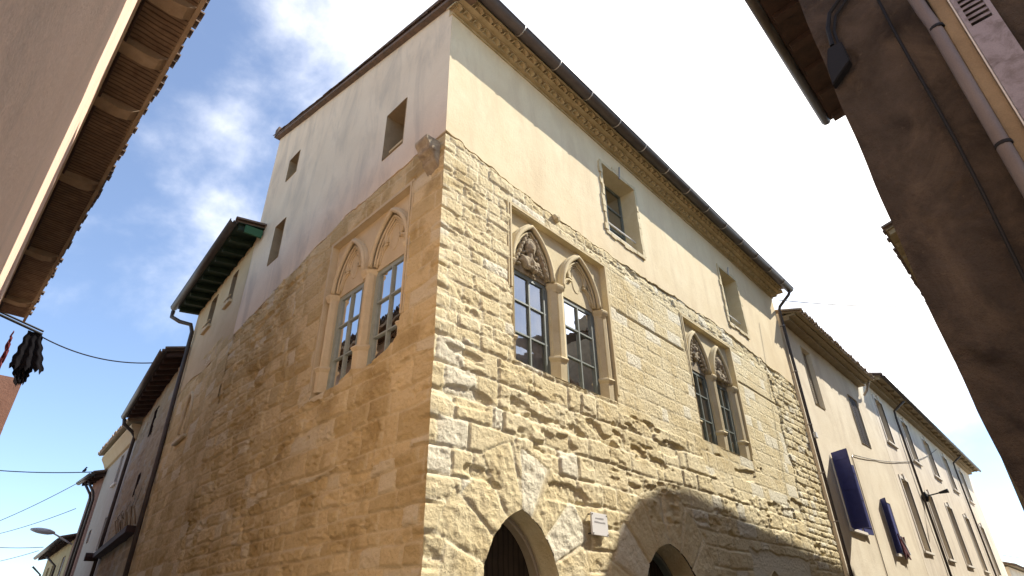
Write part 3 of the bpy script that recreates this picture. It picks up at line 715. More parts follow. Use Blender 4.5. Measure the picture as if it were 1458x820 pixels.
# arched doorways
def doorway(A, depth, n, glass=True):
    cu, a, zs_, ap = A; mb = MB(); ring = [(cu-a, 0)]+ring_pts(cu, a, zs_, ap, 12)+[(cu+a, 0)]
    Dn = bpy.data.objects.new('arched_doorway', None); C.objects.link(Dn); Dn.parent = H
    r2 = ring; k = len(ring)
    mb.add([FF.P(u, .01, z) for u, z in ring]+[FF.P(u, -depth, z) for u, z in r2], [(i, i+1, k+i+1, k+i) for i in range(k-1)])
    mb.build('reveal', M['stone'], Dn)
    s_ = .90; inner = [(cu-a*s_, 0)]+ring_pts(cu, a*s_, zs_, zs_+(ap-zs_)*.93, 12)+[(cu+a*s_, 0)]
    mb = MB(); mb.add([FF.P(u, -depth+.10, z) for u, z in ring]+[FF.P(u, -depth+.10, z) for u, z in inner], [(i, i+1, k+i+1, k+i) for i in range(k-1)])
    mb.add([FF.P(u, -depth+.10, z) for u, z in inner]+[FF.P(u, -depth-.02, z) for u, z in inner], [(i, i+1, k+i+1, k+i) for i in range(k-1)])
    mb.tube([FF.P(u, -depth+.12, z) for u, z in inner], .018, 6)
    mb.build('door_frame', M['taupe'] if n == 1 else M['casement'], Dn)
    mb = MB(); mb.add([FF.P(u, -depth-.03, z) for u, z in inner], [tuple(range(k))]); mb.build('door', M['door'], Dn)
    if n == 2:
        mb = MB(); mb.box(FF, cu-.03, cu+.03, -depth-.02, -depth+.06, 0, ap-.1); mb.box(FF, cu-a, cu+a, -depth-.02, -depth+.05, zs_-.05, zs_+.05); mb.build('transom', M['casement'], Dn)
    return Dn
doorway(A1, .42, 1)['label'] = 'pointed doorway nearest the corner'; doorway(A2, .5, 2)['label'] = 'wide pointed doorway half in shadow'; doorway(A3, .4, 3)['label'] = 'small pointed doorway far along the front'

# upper front windows with ragged stone surrounds
def upper_window(fr, r, depth, nm, ragged, metal=None, mt=None, inmat='void', rail=False, label=None, side=False):
    (u0, z0), (u1, _), (_, z1), _ = r
    Wn = bpy.data.objects.new(nm, None); C.objects.link(Wn); Wn.parent = H
    if label: Wn['label'] = label
    mb = MB()
    for (a, za), (b, zb_) in (((u0, z0), (u0, z1)), ((u1, z0), (u1, z1)), ((u0, z1), (u1, z1)), ((u0, z0), (u1, z0))):
        mb.add([fr.P(a, .035, za), fr.P(b, .035, zb_), fr.P(b, -depth, zb_), fr.P(a, -depth, za)], [(0, 1, 2, 3)])
    mb.build('reveal', mt, Wn)
    mb = MB(); mb.add([fr.P(u0-.1, -depth-.05, z0-.1), fr.P(u1+.1, -depth-.05, z0-.1), fr.P(u1+.1, -depth-.05, z1+.1), fr.P(u0-.1, -depth-.05, z1+.1)], [(0, 1, 2, 3)]); mb.build('backing', M[inmat], Wn)
    if ragged:                                           # chipped stone margin left in the plaster
        mb = MB(); rr = random.Random(int(u0*10)); w_ = .10
        def side_(pa, pb, out, n):
            L = math.dist(pa, pb); k = int(L/.16)
            for i in range(k):
                t0, t1 = i/k, (i+1)/k; e = w_*rr.uniform(.6, 1.35); pr = .045+rr.uniform(0, .02)
                p0 = (pa[0]+(pb[0]-pa[0])*t0, pa[1]+(pb[1]-pa[1])*t0); p1 = (pa[0]+(pb[0]-pa[0])*t1, pa[1]+(pb[1]-pa[1])*t1)
                p0 = (p0[0]+out[0]*.004, p0[1]+out[1]*.004); p1 = (p1[0]+out[0]*.004, p1[1]+out[1]*.004)
                q = [p0, p1, (p1[0]+out[0]*e, p1[1]+out[1]*e), (p0[0]+out[0]*e*rr.uniform(.8, 1.1), p0[1]+out[1]*e*rr.uniform(.8, 1.1))]
                mb.prism([fr.P(u, -.02, z) for u, z in q], [fr.P(u, pr, z) for u, z in q])
        side_((u0, z0), (u0, z1), (-1, 0), 1); side_((u1, z0), (u1, z1), (1, 0), 1); side_((u0-.08, z0), (u1+.08, z0), (0, -1), 1); side_((u0-.06, z1), (u1+.06, z1), (0, 1), 1)
        mb.build('surround', M['dressed'], Wn)
    if metal:
        dd = -depth+.02; mb = MB(); w_ = .05
        mb.box(fr, u0, u0+w_, dd-.03, dd+.03, z0, z1); mb.box(fr, u1-w_, u1, dd-.03, dd+.03, z0, z1); mb.box(fr, u0, u1, dd-.028, dd+.028, z1-w_, z1); mb.box(fr, u0, u1, dd-.028, dd+.028, z0, z0+w_)
        mb.box(fr, (u0+u1)/2-.02, (u0+u1)/2+.02, dd-.026, dd+.034, z0, z1)
        for k in (1, 2): z = z0+(z1-z0)*k/3; mb.box(fr, u0, u1, dd-.024, dd+.026, z-.015, z+.015)
        mb.build('casement', metal, Wn)
        mb = MB(); mb.add([fr.P(u0, dd, z0), fr.P(u1, dd, z0), fr.P(u1, dd, z1), fr.P(u0, dd, z1)], [(0, 1, 2, 3)]); mb.build('pane', M['glass'], Wn)
    if rail:
        for k, z in enumerate((z0+.18, z0+.42)):
            mb = MB(); mb.tube([fr.P(u0, -.10, z), fr.P(u1, -.10, z)], .018, 8); mb.build('safety_bar', M['white_paint'], Wn)
    return Wn
upper_window(FF, UW1, .40, 'window', True, M['casement'], M['dressed'], rail=True, label='upper window with two white bars, near the corner')
upper_window(FF, UW2, .40, 'window', True, M['casement'], M['dressed'], rail=True, label='upper window with white bars, near the downpipe')
upper_window(FL, SA, .5, 'slit_window', False, None, M['slit_stone'], 'tan_edge', label='large unglazed slot window high near the corner')
upper_window(FL, SB, .45, 'slit_window', False, None, M['slit_stone'], 'tan_edge', label='smallest slot window, highest on the plaster side wall')
upper_window(FL, SC_, .45, 'slit_window', False, None, M['slit_stone'], 'tan_edge', label='slot window low at the far end of the plaster side wall')
mb = MB(); mb.tube([FL.P(1.26, -.12, 9.62), FL.P(1.93, -.12, 9.62)], .03, 6); mb.build('window_ledge', M['dressed_side'], H)
mb = MB(); mb.tube([FF.P(10.05, .06, 11.0), FF.P(10.05, .10, 11.35)], .02, 6); mb.build('iron_hook', M['clip'], H)
mb = MB(); mb.tube([FF.P(16.0, .06, 10.9), FF.P(16.0, .10, 11.15)], .02, 6); mb.build('iron_hook', M['clip'], H)
# carved corbel by the corner, round boss on the front
mb = MB()
pf = [(.02, 8.52), (.30, 8.52), (.30, 8.44), (.24, 8.36), (.22, 8.26), (.13, 8.20), (.12, 8.10), (.04, 8.02), (.0, 7.96)]
mb.prism([FL.P(.10, n, z) for n, z in pf], [FL.P(.42, n, z) for n, z in pf]); mb.tube([FL.P(.08, .15, 8.30), FL.P(.44, .15, 8.30)], .055, 8); mb.tube([FL.P(.10, .10, 8.16), FL.P(.42, .10, 8.16)], .04, 8)
mb.build('corbel', M['carved'], H, bevel=.012)
bm = bmesh.new(); bmesh.ops.create_icosphere(bm, subdivisions=3, radius=.10); me = bpy.data.meshes.new('boss')
for v in bm.verts: v.co = Vector((v.co.x, v.co.y*.7, v.co.z*.8))*(1+.12*math.sin(v.co.x*60)*math.sin(v.co.z*50)) + FF.P(7.42, .04, 8.42)-org(H)
bm.to_mesh(me); bm.free(); me.materials.append(M['dressed']); ob = bpy.data.objects.new('stone_boss', me); C.objects.link(ob); ob.parent = H
# small blind niche low on the far side wall is on the next house

# wall plaque
SG = thing('wall_sign', 'small white plate fixed to the stone between the first two pointed doorways', 'sign', FF.P(7.95, 0, 2.95))
mb = MB(); mb.box(FF, 7.74, 8.16, .07, .10, 2.80, 3.12); mb.build('plate', M['sign'], SG, bevel=.006)
mb = MB()
for z, w_ in ((3.03, .11), (2.975, .14)):
    u = 7.95-w_
    while u < 7.95+w_: mb.box(FF, u, u+.014, .099, .1025, z, z+.018+.006*((int(u*100)) % 2)); u += .022
mb.build('lettering', M['signtext'], SG)
mb = MB()
for u in (7.765, 8.135):
    for z in (2.825, 3.095): mb.tube([FF.P(u, .0, z), FF.P(u, .107, z)], .010, 8)
mb.build('fixing_screw', M['zinc'], SG)

# ------------------------------------------------------------------ generic house
def house(name, label, fr, u0, u1, z1, depth, mt, wins=(), z0=0, body=True, rough=None):
    T = thing(name, label, 'house', fr.P((u0+u1)/2, 0, 0))
    us = sorted({u0, u1, *[w_['r'][0] for w_ in wins], *[w_['r'][1] for w_ in wins]}); zs = sorted({z0, z1, *[w_['r'][2] for w_ in wins], *[w_['r'][3] for w_ in wins]})
    def ref(L, s):
        o_ = []
        for a, b in zip(L[:-1], L[1:]): k = max(1, int((b-a)/s)); o_ += [a+(b-a)*i/k for i in range(k)]
        return o_+[L[-1]]
    us = ref(us, .5); zs = ref(zs, .5)
    mb = MB(); ids = {}
    def vid(u, z):
        k = (round(u, 4), round(z, 4))
        if k not in ids:
            edge = min(abs(u-u0), abs(u-u1)) < .01
            n = 0 if edge else .05*(float(fbm(np.array([u*.7+z1]), np.array([z*.7]), 3)[0])-.5)
            ids[k] = len(mb.v); mb.v.append(fr.P(u, n, z))
        return ids[k]
    for a, b in zip(us[:-1], us[1:]):
        for c, d in zip(zs[:-1], zs[1:]):
            um, zm = (a+b)/2, (c+d)/2
            if any(w_['r'][0] < um < w_['r'][1] and w_['r'][2] < zm < w_['r'][3] for w_ in wins): continue
            mb.f.append((vid(a, c), vid(b, c), vid(b, d), vid(a, d)))
    for w_ in wins:
        a, b, c, d = w_['r']; dp = w_.get('d', .22)
        for p, q in (((a, c), (a, d)), ((b, c), (b, d)), ((a, d), (b, d)), ((a, c), (b, c))):
            mb.add([fr.P(p[0], .03, p[1]), fr.P(q[0], .03, q[1]), fr.P(q[0], -dp-.05, q[1]), fr.P(p[0], -dp-.05, p[1])], [(0, 1, 2, 3)])
    if body:
        for a in (u0, u1): mb.add([fr.P(a, 0, z0), fr.P(a, -depth, z0), fr.P(a, -depth, z1), fr.P(a, 0, z1)], [(0, 1, 2, 3)])
        mb.add([fr.P(u0, -depth, z0), fr.P(u1, -depth, z0), fr.P(u1, -depth, z1), fr.P(u0, -depth, z1)], [(0, 1, 2, 3)])
        mb.add([fr.P(u0, 0, z1), fr.P(u1, 0, z1), fr.P(u1, -depth, z1), fr.P(u0, -depth, z1)], [(0, 1, 2, 3)])
    mb.build('wall', mt, T, smooth=False)
    for w_ in wins:
        a, b, c, d = w_['r']; dp = w_.get('d', .22); k = w_.get('k', 'closed'); 
        Wn = bpy.data.objects.new('window', None); C.objects.link(Wn); Wn.parent = T
        if w_.get('label'): Wn['label'] = w_['label']
        mb = MB(); pm = M[w_.get('m', 'taupe')]
        if k == 'glass':
            mb.add([fr.P(a, -dp-.04, c), fr.P(b, -dp-.04, c), fr.P(b, -dp-.04, d), fr.P(a, -dp-.04, d)], [(0, 1, 2, 3)]); mb.build('backing', M['void'], Wn)
            mb = MB(); mb.add([fr.P(a, -dp, c), fr.P(b, -dp, c), fr.P(b, -dp, d), fr.P(a, -dp, d)], [(0, 1, 2, 3)]); mb.build('pane', M['glass'], Wn)
            mb = MB(); e = .05
            mb.box(fr, a, a+e, -dp-.02, -dp+.03, c, d); mb.box(fr, b-e, b, -dp-.02, -dp+.03, c, d); mb.box(fr, a, b, -dp-.018, -dp+.028, d-e, d); mb.box(fr, a, b, -dp-.018, -dp+.028, c, c+e); mb.box(fr, (a+b)/2-.025, (a+b)/2+.025, -dp-.016, -dp+.032, c, d); mb.box(fr, a, b, -dp-.014, -dp+.024, (c+d)/2-.02, (c+d)/2+.02)
            mb.build('frame', M[w_.get('f', 'taupe')], Wn)
        else:
            mb.box(fr, a, (a+b)/2-.006, -dp-.03, -dp+.005, c, d); mb.box(fr, (a+b)/2+.006, b, -dp-.03, -dp+.005, c, d)
            nl = int((d-c)/.09)
            for i in range(nl): z = c+.06+(d-c-.12)*i/nl; mb.box(fr, a+.06, (a+b)/2-.05, -dp, -dp+.016, z, z+.05); mb.box(fr, (a+b)/2+.05, b-.06, -dp, -dp+.016, z, z+.05)
            mb.build('shutter', pm, Wn)
        if w_.get('trim'):
            mb = MB(); e = .14; pr = .035
            mb.box(fr, a-e, a, -.02, pr, c, d+e); mb.box(fr, b, b+e, -.02, pr, c, d+e); mb.box(fr, a, b, -.02, pr-.002, d, d+e); mb.box(fr, a+(b-a)*.42, b-(b-a)*.42, -.02, pr+.05, d-.02, d+.26)
            mb.build('surround', M['trim'], Wn)
        if w_.get('sill', True):
            mb = MB(); mb.box(fr, a-.18, b+.18, -.05, .10, c-.10, c-.002); mb.build('sill', M[w_.get('sm', 'trim')], Wn, bevel=.01)
    return T
def eave(T, fr, u0, u1, z, over, sof, raf, tl, rs=.6, slope=.27, back=3., gut=None, rz=.14, rw=.10, drop=.0, tilep=.22, curved=False, rlist=None, ends=True, gr=.075):
    """projecting eave: boards on rafters, tiles above, gutter at the lip"""
    mb = MB(); za = z+.04+.0; zo = z-drop
    def zz(n): return z+.05+drop*0+(-(n)*slope)+.18
    RO = None
    mb.prism([fr.P(u0, over, zz(over)), fr.P(u0, over, zz(over)+.035), fr.P(u0, -back, zz(-back)+.035), fr.P(u0, -back, zz(-back))],
             [fr.P(u1, over, zz(over)), fr.P(u1, over, zz(over)+.035), fr.P(u1, -back, zz(-back)+.035), fr.P(u1, -back, zz(-back))])
    RO = mb.build('roof', tl, T)
    mb = MB(); mb.prism([fr.P(u0, over-.02, zz(over)-.02), fr.P(u0, over-.02, zz(over)-.002), fr.P(u0, -.3, zz(-.3)-.002), fr.P(u0, -.3, zz(-.3)-.02)],
             [fr.P(u1, over-.02, zz(over)-.02), fr.P(u1, over-.02, zz(over)-.002), fr.P(u1, -.3, zz(-.3)-.002), fr.P(u1, -.3, zz(-.3)-.02)])
    mb.build('soffit', sof, RO)
    if raf is not None:
        us = rlist or [u0+.08+i*rs for i in range(int((u1-u0-.1)/rs)+1)]
        for u in us:
            mb = MB(); t_ = [(-.2, zz(-.2)-.021), (-.2, zz(-.2)-rz-.02), (over*.55, zz(over*.55)-rz-.02), (over*.78, zz(over*.8)-rz*.85), (over*.92, zz(over*.92)-rz*.45), (over-.03, zz(over)-.06), (over-.03, zz(over)-.021)] if curved else \
                [(-.2, zz(-.2)-.021), (-.2, zz(-.2)-rz-.02), (over-.08, zz(over)-rz-.0), (over-.06, zz(over)-.021)]
            mb.prism([fr.P(u, n, q) for n, q in t_], [fr.P(u+rw, n, q) for n, q in t_]); mb.build('rafter', raf, RO)
    mb = MB(); k = int((u1-u0)/tilep)
    for i in range(k+1):
        u = u0+i*tilep+random.uniform(-.012, .012); e = over+.05+random.uniform(-.03, .03)
        mb.half(fr.P(u, e, zz(e)+.045), fr.P(u, -.6, zz(-.6)+.05), tilep*.42, (0, 0, 1), .015, 6)
    mb.build('tile_row', tl, RO)
    if gut:
        mb = MB(); mb.half(fr.P(u0-.03, over+.07, zz(over)+.0), fr.P(u1+.03, over+.07, zz(over)+.0), gr, (0, 0, 1), .008, 10, flip=True)
        mb.tube([fr.P(u0-.03, over+.07+gr, zz(over)), fr.P(u1+.03, over+.07+gr, zz(over))], .010, 6)
        G_ = mb.build('gutter', gut, RO, smooth=True)
    return RO
def pipe(T, pts, r, mt, name='downpipe', clips=True):
    mb = MB(); mb.tube(pts, r, 10); o = mb.build(name, mt, T, smooth=True); return o

# ------------------------------------------------------------------ right: houses beyond along the front
FW = Fr((0, CY), (1, 0), (0, -1))
wins = [dict(r=(21.85, 22.85, 8.25, 10.45), m='taupe', sill=False, d=.14), dict(r=(26.9, 28.2, 7.85, 9.9), m='brown_shutter', sill=False, d=.03, label='brown closed shutter under the eave'),
        dict(r=(21.9, 23.2, 4.2, 6.4), k='glass', m='void'), dict(r=(26.9, 28.3, 3.8, 5.7), k='glass')]
WH = house('white_house', 'plain white rendered house with blue shutters beside the stone house downpipe', FW, 20.3, 31.3, 11.2, 8, M['white_wall'], wins)
RO = eave(WH, Fr((20.35, CY), (11, 0.0), (0, -1)), 0, 9.2, 11.0, .70, M['soffit'], None, M['tile_pale'], gut=None)
mb = MB(); F2 = Fr((20.35, CY), (1, 0), (0, -1))
mb.box(F2, .02, 9.2, -.02, .30, 10.88, 11.0); mb.box(F2, .02, 9.2, -.02, .52, 11.0, 11.08); mb.build('cornice', M['soffit'], WH)
pipe(WH, [F2.P(9.0, .5, 10.95), F2.P(9.25, .3, 10.7), F2.P(9.3, .1, 10.5)], .05, M['clip'], 'spout')
def leaf(T, hinge_u, fr, ang, w_, z0, z1, mt, label=None, side=1):
    """hinged shutter leaf swung out from the wall"""
    a = R_(ang); du, dn = side*math.cos(a), math.sin(a); mb = MB()
    f2 = Fr(fr.P(hinge_u, .04, 0), fr.U*du+fr.N*dn, fr.N*du-fr.U*dn)
    mb.box(f2, 0, w_, -.02, .02, z0, z1); 
    for z in (z0+.25, (z0+z1)/2, z1-.25): mb.box(f2, .03, w_-.03, -.035, .035, z-.04, z+.04)
    o = mb.build('shutter', mt, T); 
    if label: o['label'] = label
    return o
leaf(WH, 21.9, FW, 62, .62, 4.15, 6.55, M['blue'], 'blue shutter leaf swung out, nearest the downpipe', -1)
leaf(WH, 23.2, FW, 8, .66, 4.15, 6.45, M['blue'], 'blue shutter leaf folded back against the wall')
mb = MB(); mb.box(FW, 21.95, 23.15, -.02, .015, 4.2, 6.4); mb.build('shutter', M['blue'], WH, label='blue shutter leaf closed over the window')
leaf(WH, 26.9, FW, 40, .30, 3.8, 5.7, M['blue'], 'narrow blue shutter leaf ajar', -1)
mb = MB(); mb.box(FW, 26.95, 28.25, -.02, .015, 3.8, 5.7); mb.build('shutter', M['blue'], WH, label='second blue closed shutter')
mb = MB(); mb.tube([FW.P(24.6, .02, 0), FW.P(24.6, .02, 6.9), FW.P(24.75, .02, 7.0)], .015, 6); mb.build('wall_cable', M['clip'], WH)
# cloth hung from the sill
RC = thing('hanging_cloth', 'crumpled red and white cloth hanging from the far blue-shuttered window', 'cloth', FW.P(27.9, .15, 3.9))
for nm, mt, o_, pts in (('red_cloth', M['red'], .12, [(27.3, 4.5), (27.7, 4.35), (28.1, 4.45), (28.35, 3.95), (28.2, 3.65), (27.95, 3.82), (27.7, 3.62), (27.4, 3.85)]), ('white_stripe', M['white_paint'], .16, [(27.45, 4.42), (27.55, 4.44), (28.15, 3.85), (28.05, 3.8)])):
    mb = MB(); mb.prism([FW.P(u, o_+.03*math.sin(u*9), z) for u, z in pts], [FW.P(u, o_+.03+.05*math.sin(u*9), z) for u, z in pts]); mb.build(nm, mt, RC)

wins = []
for a, b in ((32.1, 33.5), (37.2, 38.6), (42.2, 43.9), (47.8, 49.4), (53.6, 55.2)):
    wins.append(dict(r=(a, b, 8.95, 11.05), m='taupe', trim=True, d=.30)); wins.append(dict(r=(a, b, 4.25, 7.28), m='taupe', trim=True, d=.30))
TH = house('long_house', 'long pale two-storey house with tall trimmed windows, farthest on the sunny side', FW, 31.35, 59.2, 12.0, 9, M['tall_wall'], wins)
F3 = Fr((31.35, CY), (1, 0), (0, -1))
mb = MB(); mb.box(F3, 0, 27.85, -.02, .25, 11.55, 11.7); mb.box(F3, 0, 27.85, -.02, .42, 11.7, 11.83); mb.build('cornice', M['soffit'], TH)
eave(TH, F3, 0, 28.1, 11.72, .72, M['soffit'], M['soffit'], M['tile'], rs=1.3, gut=M['zinc'], tilep=.3)
for u in (4.4, 20.3):
    pipe(TH, [F3.P(u, .7, 11.6), F3.P(u, .12, 11.2), F3.P(u, .1, 10.8), F3.P(u, .1, .1)], .055, M['zinc'])
LB = thing('wall_lamp', 'small black bracket lamp on the downpipe of the long pale house', 'lamp', FW.P(36.6, .1, 6.9))
mb = MB(); mb.tube([FW.P(36.0, .16, 6.95), FW.P(36.0, .9, 7.05)], .03, 8); mb.build('arm', M['black'], LB)
mb = MB(); mb.tube([FW.P(36.0, .12, 6.7), FW.P(36.0, .12, 6.9), FW.P(36.0, .12, 7.15)], [.10, .16, .08], 10); mb.build('bracket_box', M['black'], LB)
mb = MB(); mb.tube([FW.P(36.0, .75, 7.03), FW.P(36.0, 1.15, 7.08)], [.05, .10], 10); mb.build('lamp_head', M['black'], LB)
EH = house('low_house', 'low roof just visible past the end of the long pale house', Fr((0, 6.2), (1, -.01), (-.01, -1)), 62, 84, 5.2, 8, M['tall_wall'])
eave(EH, Fr((0, 6.2), (1, -.01), (-.01, -1)), 61.5, 84.5, 5.1, .5, M['soffit'], None, M['tile'], tilep=.3)

# ------------------------------------------------------------------ left street beyond the side wall
def ang_fr(p, ang): a = R_(ang); return Fr(p, (math.sin(a), math.cos(a)), (-math.cos(a), math.sin(a)))
FG = ang_fr((5.12, 13.66), 8.1)
GH = thing('plaster_house', 'narrow cream house with a deep dark green eave, joined to the tall stone house', 'house', FG.P(2.5, 0, 0))
gw = [rect(1.05, 1.5, 9.3, 10.25), rect(2.9, 3.5, 9.3, 10.3)]
def green_h(U, Zc):
    a = stones(U, Zc, .25, .42, .4, .9, 43, .07, .02, .02, .025); return a[0]+.05*(fbm(U*.6, Zc*.5, 3)-.5), a[1], a[2]
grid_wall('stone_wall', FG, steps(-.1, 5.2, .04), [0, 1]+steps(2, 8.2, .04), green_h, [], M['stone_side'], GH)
plaster_wall('plaster_wall', FG, steps(-.05, 5.2, .12), lambda u: 7.78+.08*math.sin(u*2.1), lambda u: 10.62, gw, M['cream'], None, 31, GH)
for r in gw:
    (u0, z0), (u1, _), (_, z1), _ = r; Wn = bpy.data.objects.new('window', None); C.objects.link(Wn); Wn.parent = GH
    mb = MB()
    for (a, za), (b, zb_) in (((u0, z0), (u0, z1)), ((u1, z0), (u1, z1)), ((u0, z1), (u1, z1)), ((u0, z0), (u1, z0))):
        mb.add([FG.P(a, .035, za), FG.P(b, .035, zb_), FG.P(b, -.25, zb_), FG.P(a, -.25, za)], [(0, 1, 2, 3)])
    mb.build('reveal', M['tan_edge'], Wn); mb = MB(); mb.box(FG, u0, u1, -.27, -.22, z0, z1); mb.build('shutter', M['brown_shutter'], Wn)
    mb = MB(); mb.box(FG, u0-.08, u1+.08, 0, .10, z0-.09, z0-.01); mb.tube([FG.P(u0-.05, .09, z0+.12), FG.P(u1+.05, .09, z0+.12)], .02, 6); mb.build('sill', M['cream'], Wn)
mb = MB()
for a, b, n0, n1 in ((5.2, 5.2, 0, -8),): mb.add([FG.P(5.2, 0, 0), FG.P(5.2, -8, 0), FG.P(5.2, -8, 10.6), FG.P(5.2, 0, 10.6)], [(0, 1, 2, 3)])
mb.add([FG.P(-.1, -8, 0), FG.P(5.2, -8, 0), FG.P(5.2, -8, 12.3), FG.P(-.1, -8, 12.3)], [(0, 1, 2, 3)])
mb.build('end_wall', M['cream'], GH)
eave(GH, FG, -.55, 5.35, 10.5, .66, M['green'], M['green'], M['tile'], rs=.62, gut=M['zinc'], back=7.5, slope=.12, gr=.1, rw=.12, rz=.16)
mb = MB(); mb.box(FG, -.56, -.50, .02, .45, 10.42, 10.64); mb.build('end_bracket', M['greenbright'], GH)
pipe(GH, [FG.P(5.3, .73, 10.5), FG.P(5.3, .73, 10.3), FG.P(5.1, .5, 10.12), FG.P(4.95, .2, 10.05), FG.P(4.9, .12, 9.8), FG.P(4.8, .1, 6), FG.P(4.75, .1, .1)], .062, M['zinc'])
# blind arched niche in the stone of this house
mb = MB(); pts = ring_pts(2.9, .38, 6.65, 7.25, 10); mb.tube([FG.P(2.52, .02, 6.0)]+[FG.P(u, .03, z) for u, z in pts]+[FG.P(3.28, .02, 6.2)], .045, 8); mb.box(FG, 2.3, 3.4, 0, .10, 5.92, 6.0)
mb.build('blind_arch', M['dressed_side'], GH, smooth=True)

def step_pt(p, ang, s_): a = R_(ang); return (p[0]+math.sin(a)*s_, p[1]+math.cos(a)*s_)
p1 = step_pt((5.12, 13.66), 8.1, 5.22)
FB = ang_fr(p1, 10.5)
B2 = thing('weathered_house', 'grimy bare masonry house with dark eave between the green-eaved house and the greige one', 'house', FB.P(4, 0, 0))
b2w = [rect(3.6, 4.3, 7.6, 8.55), rect(3.2, 3.7, 5.5, 6.2)]
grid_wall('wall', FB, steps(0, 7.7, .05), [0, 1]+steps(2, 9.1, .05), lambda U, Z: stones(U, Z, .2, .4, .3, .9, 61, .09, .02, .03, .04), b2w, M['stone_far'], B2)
for r in b2w:
    (u0, z0), (u1, _), (_, z1), _ = r; mb = MB(); 
    for (a, za), (b, zb_) in (((u0, z0), (u0, z1)), ((u1, z0), (u1, z1)), ((u0, z1), (u1, z1)), ((u0, z0), (u1, z0))):
        mb.add([FB.P(a, .02, za), FB.P(b, .02, zb_), FB.P(b, -.3, zb_), FB.P(a, -.3, za)], [(0, 1, 2, 3)])
    mb.add([FB.P(u0, -.3, z0), FB.P(u1, -.3, z0), FB.P(u1, -.3, z1), FB.P(u0, -.3, z1)], [(0, 1, 2, 3)])
    mb.build('window', M['brown_shutter'], B2)
mb = MB(); mb.add([FB.P(7.7, 0, 0), FB.P(7.7, -7, 0), FB.P(7.7, -7, 9.1), FB.P(7.7, 0, 9.1)], [(0, 1, 2, 3)]); mb.add([FB.P(0, -7, 0), FB.P(7.7, -7, 0), FB.P(7.7, -7, 10), FB.P(0, -7, 10)], [(0, 1, 2, 3)]); mb.build('end_wall', M['stone_far'], B2)
eave(B2, FB, -.1, 7.75, 9.05, .62, M['darkwood'], M['darkwood'], M['tile'], rs=.6, gut=M['zinc'], back=6.5, gr=.09)
pipe(B2, [FB.P(7.6, .66, 9.0), FB.P(7.6, .62, 8.8), FB.P(7.8, .25, 8.6), FB.P(7.9, .12, 8.45), FB.P(8.1, .12, 6), FB.P(8.4, .12, .1)], .065, M['zinc'])
mb = MB(); mb.box(FB, .3, 8.0, -.02, .28, 4.05, 4.22); mb.tube([FB.P(8.05, .1, 4.1), FB.P(8.05, .5, 4.1)], .14, 10); mb.build('timber_ledge', M['darkwood'], B2)
mb = MB()
for i in range(9): u = .6+i*.45; mb.tube([FB.P(u, .06, 4.3), FB.P(u+random.uniform(-.5, .5), .22, 4.6+random.uniform(0, .3)), FB.P(u+.6, .1, 4.9+random.uniform(-.3, .5))], .02, 5)
tag(mb.build('dry_vine', M['tan_edge']), 'dry woody vine stems on the dark ledge of the grimy masonry house', 'plant')
p2 = step_pt(p1, 10.5, 7.75); FC = ang_fr(p2, 8)
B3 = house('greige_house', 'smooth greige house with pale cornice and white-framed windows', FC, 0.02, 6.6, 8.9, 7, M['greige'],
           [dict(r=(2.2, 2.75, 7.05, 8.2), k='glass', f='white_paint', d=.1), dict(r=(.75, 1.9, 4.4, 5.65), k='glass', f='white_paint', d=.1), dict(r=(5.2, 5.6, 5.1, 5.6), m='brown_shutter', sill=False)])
mb = MB(); mb.prism([FC.P(.02, n, z) for n, z in ((0, 8.35), (.10, 8.38), (.22, 8.62), (.34, 8.80), (.34, 8.92), (0, 8.92))], [FC.P(6.6, n, z) for n, z in ((0, 8.35), (.10, 8.38), (.22, 8.62), (.34, 8.80), (.34, 8.92), (0, 8.92))]); mb.build('cornice', M['cream'], B3)
eave(B3, FC, .02, 6.65, 8.88, .5, M['soffit'], None, M['tile_pale'], gut=None, back=6)
p3 = step_pt(p2, 8, 6.65); FD = ang_fr(p3, 4)
B4 = house('brown_house', 'narrow dark brown house with drainpipes and deep gutter', FD, 0.02, 2.2, 8.2, 6, M['terra'], [])
eave(B4, FD, -.3, 2.3, 8.0, .5, M['darkwood'], M['darkwood'], M['tile'], gut=M['zinc'], back=5, gr=.11)
for u in (.3, .9): pipe(B4, [FD.P(u, .5, 7.8), FD.P(u, .2, 7.4), FD.P(u, .12, 7.1), FD.P(u, .12, .1)], .055, M['zinc'])
p4 = step_pt(p3, 4, 2.25); FE = ang_fr(p4, 7.5)
B5 = house('yellow_house', 'low yellow ochre house at the far end of the left street', FE, 0.02, 9.6, 5.6, 6, M['yellow'],
           [dict(r=(1.2, 2.0, 4.0, 5.0), m='lilac', d=.03), dict(r=(5.0, 5.6, 3.9, 4.9), m='taupe'), dict(r=(6.9, 7.5, 3.9, 4.9), m='taupe')])
eave(B5, FE, 0, 9.8, 5.5, .5, M['darkwood'], M['darkwood'], M['tile'], gut=M['zinc'], back=5, gr=.10)
for u in (3.2, 9.3): pipe(B5, [FE.P(u, .6, 5.1), FE.P(u, .12, 4.7), FE.P(u, .12, .1)], .05, M['zinc'])

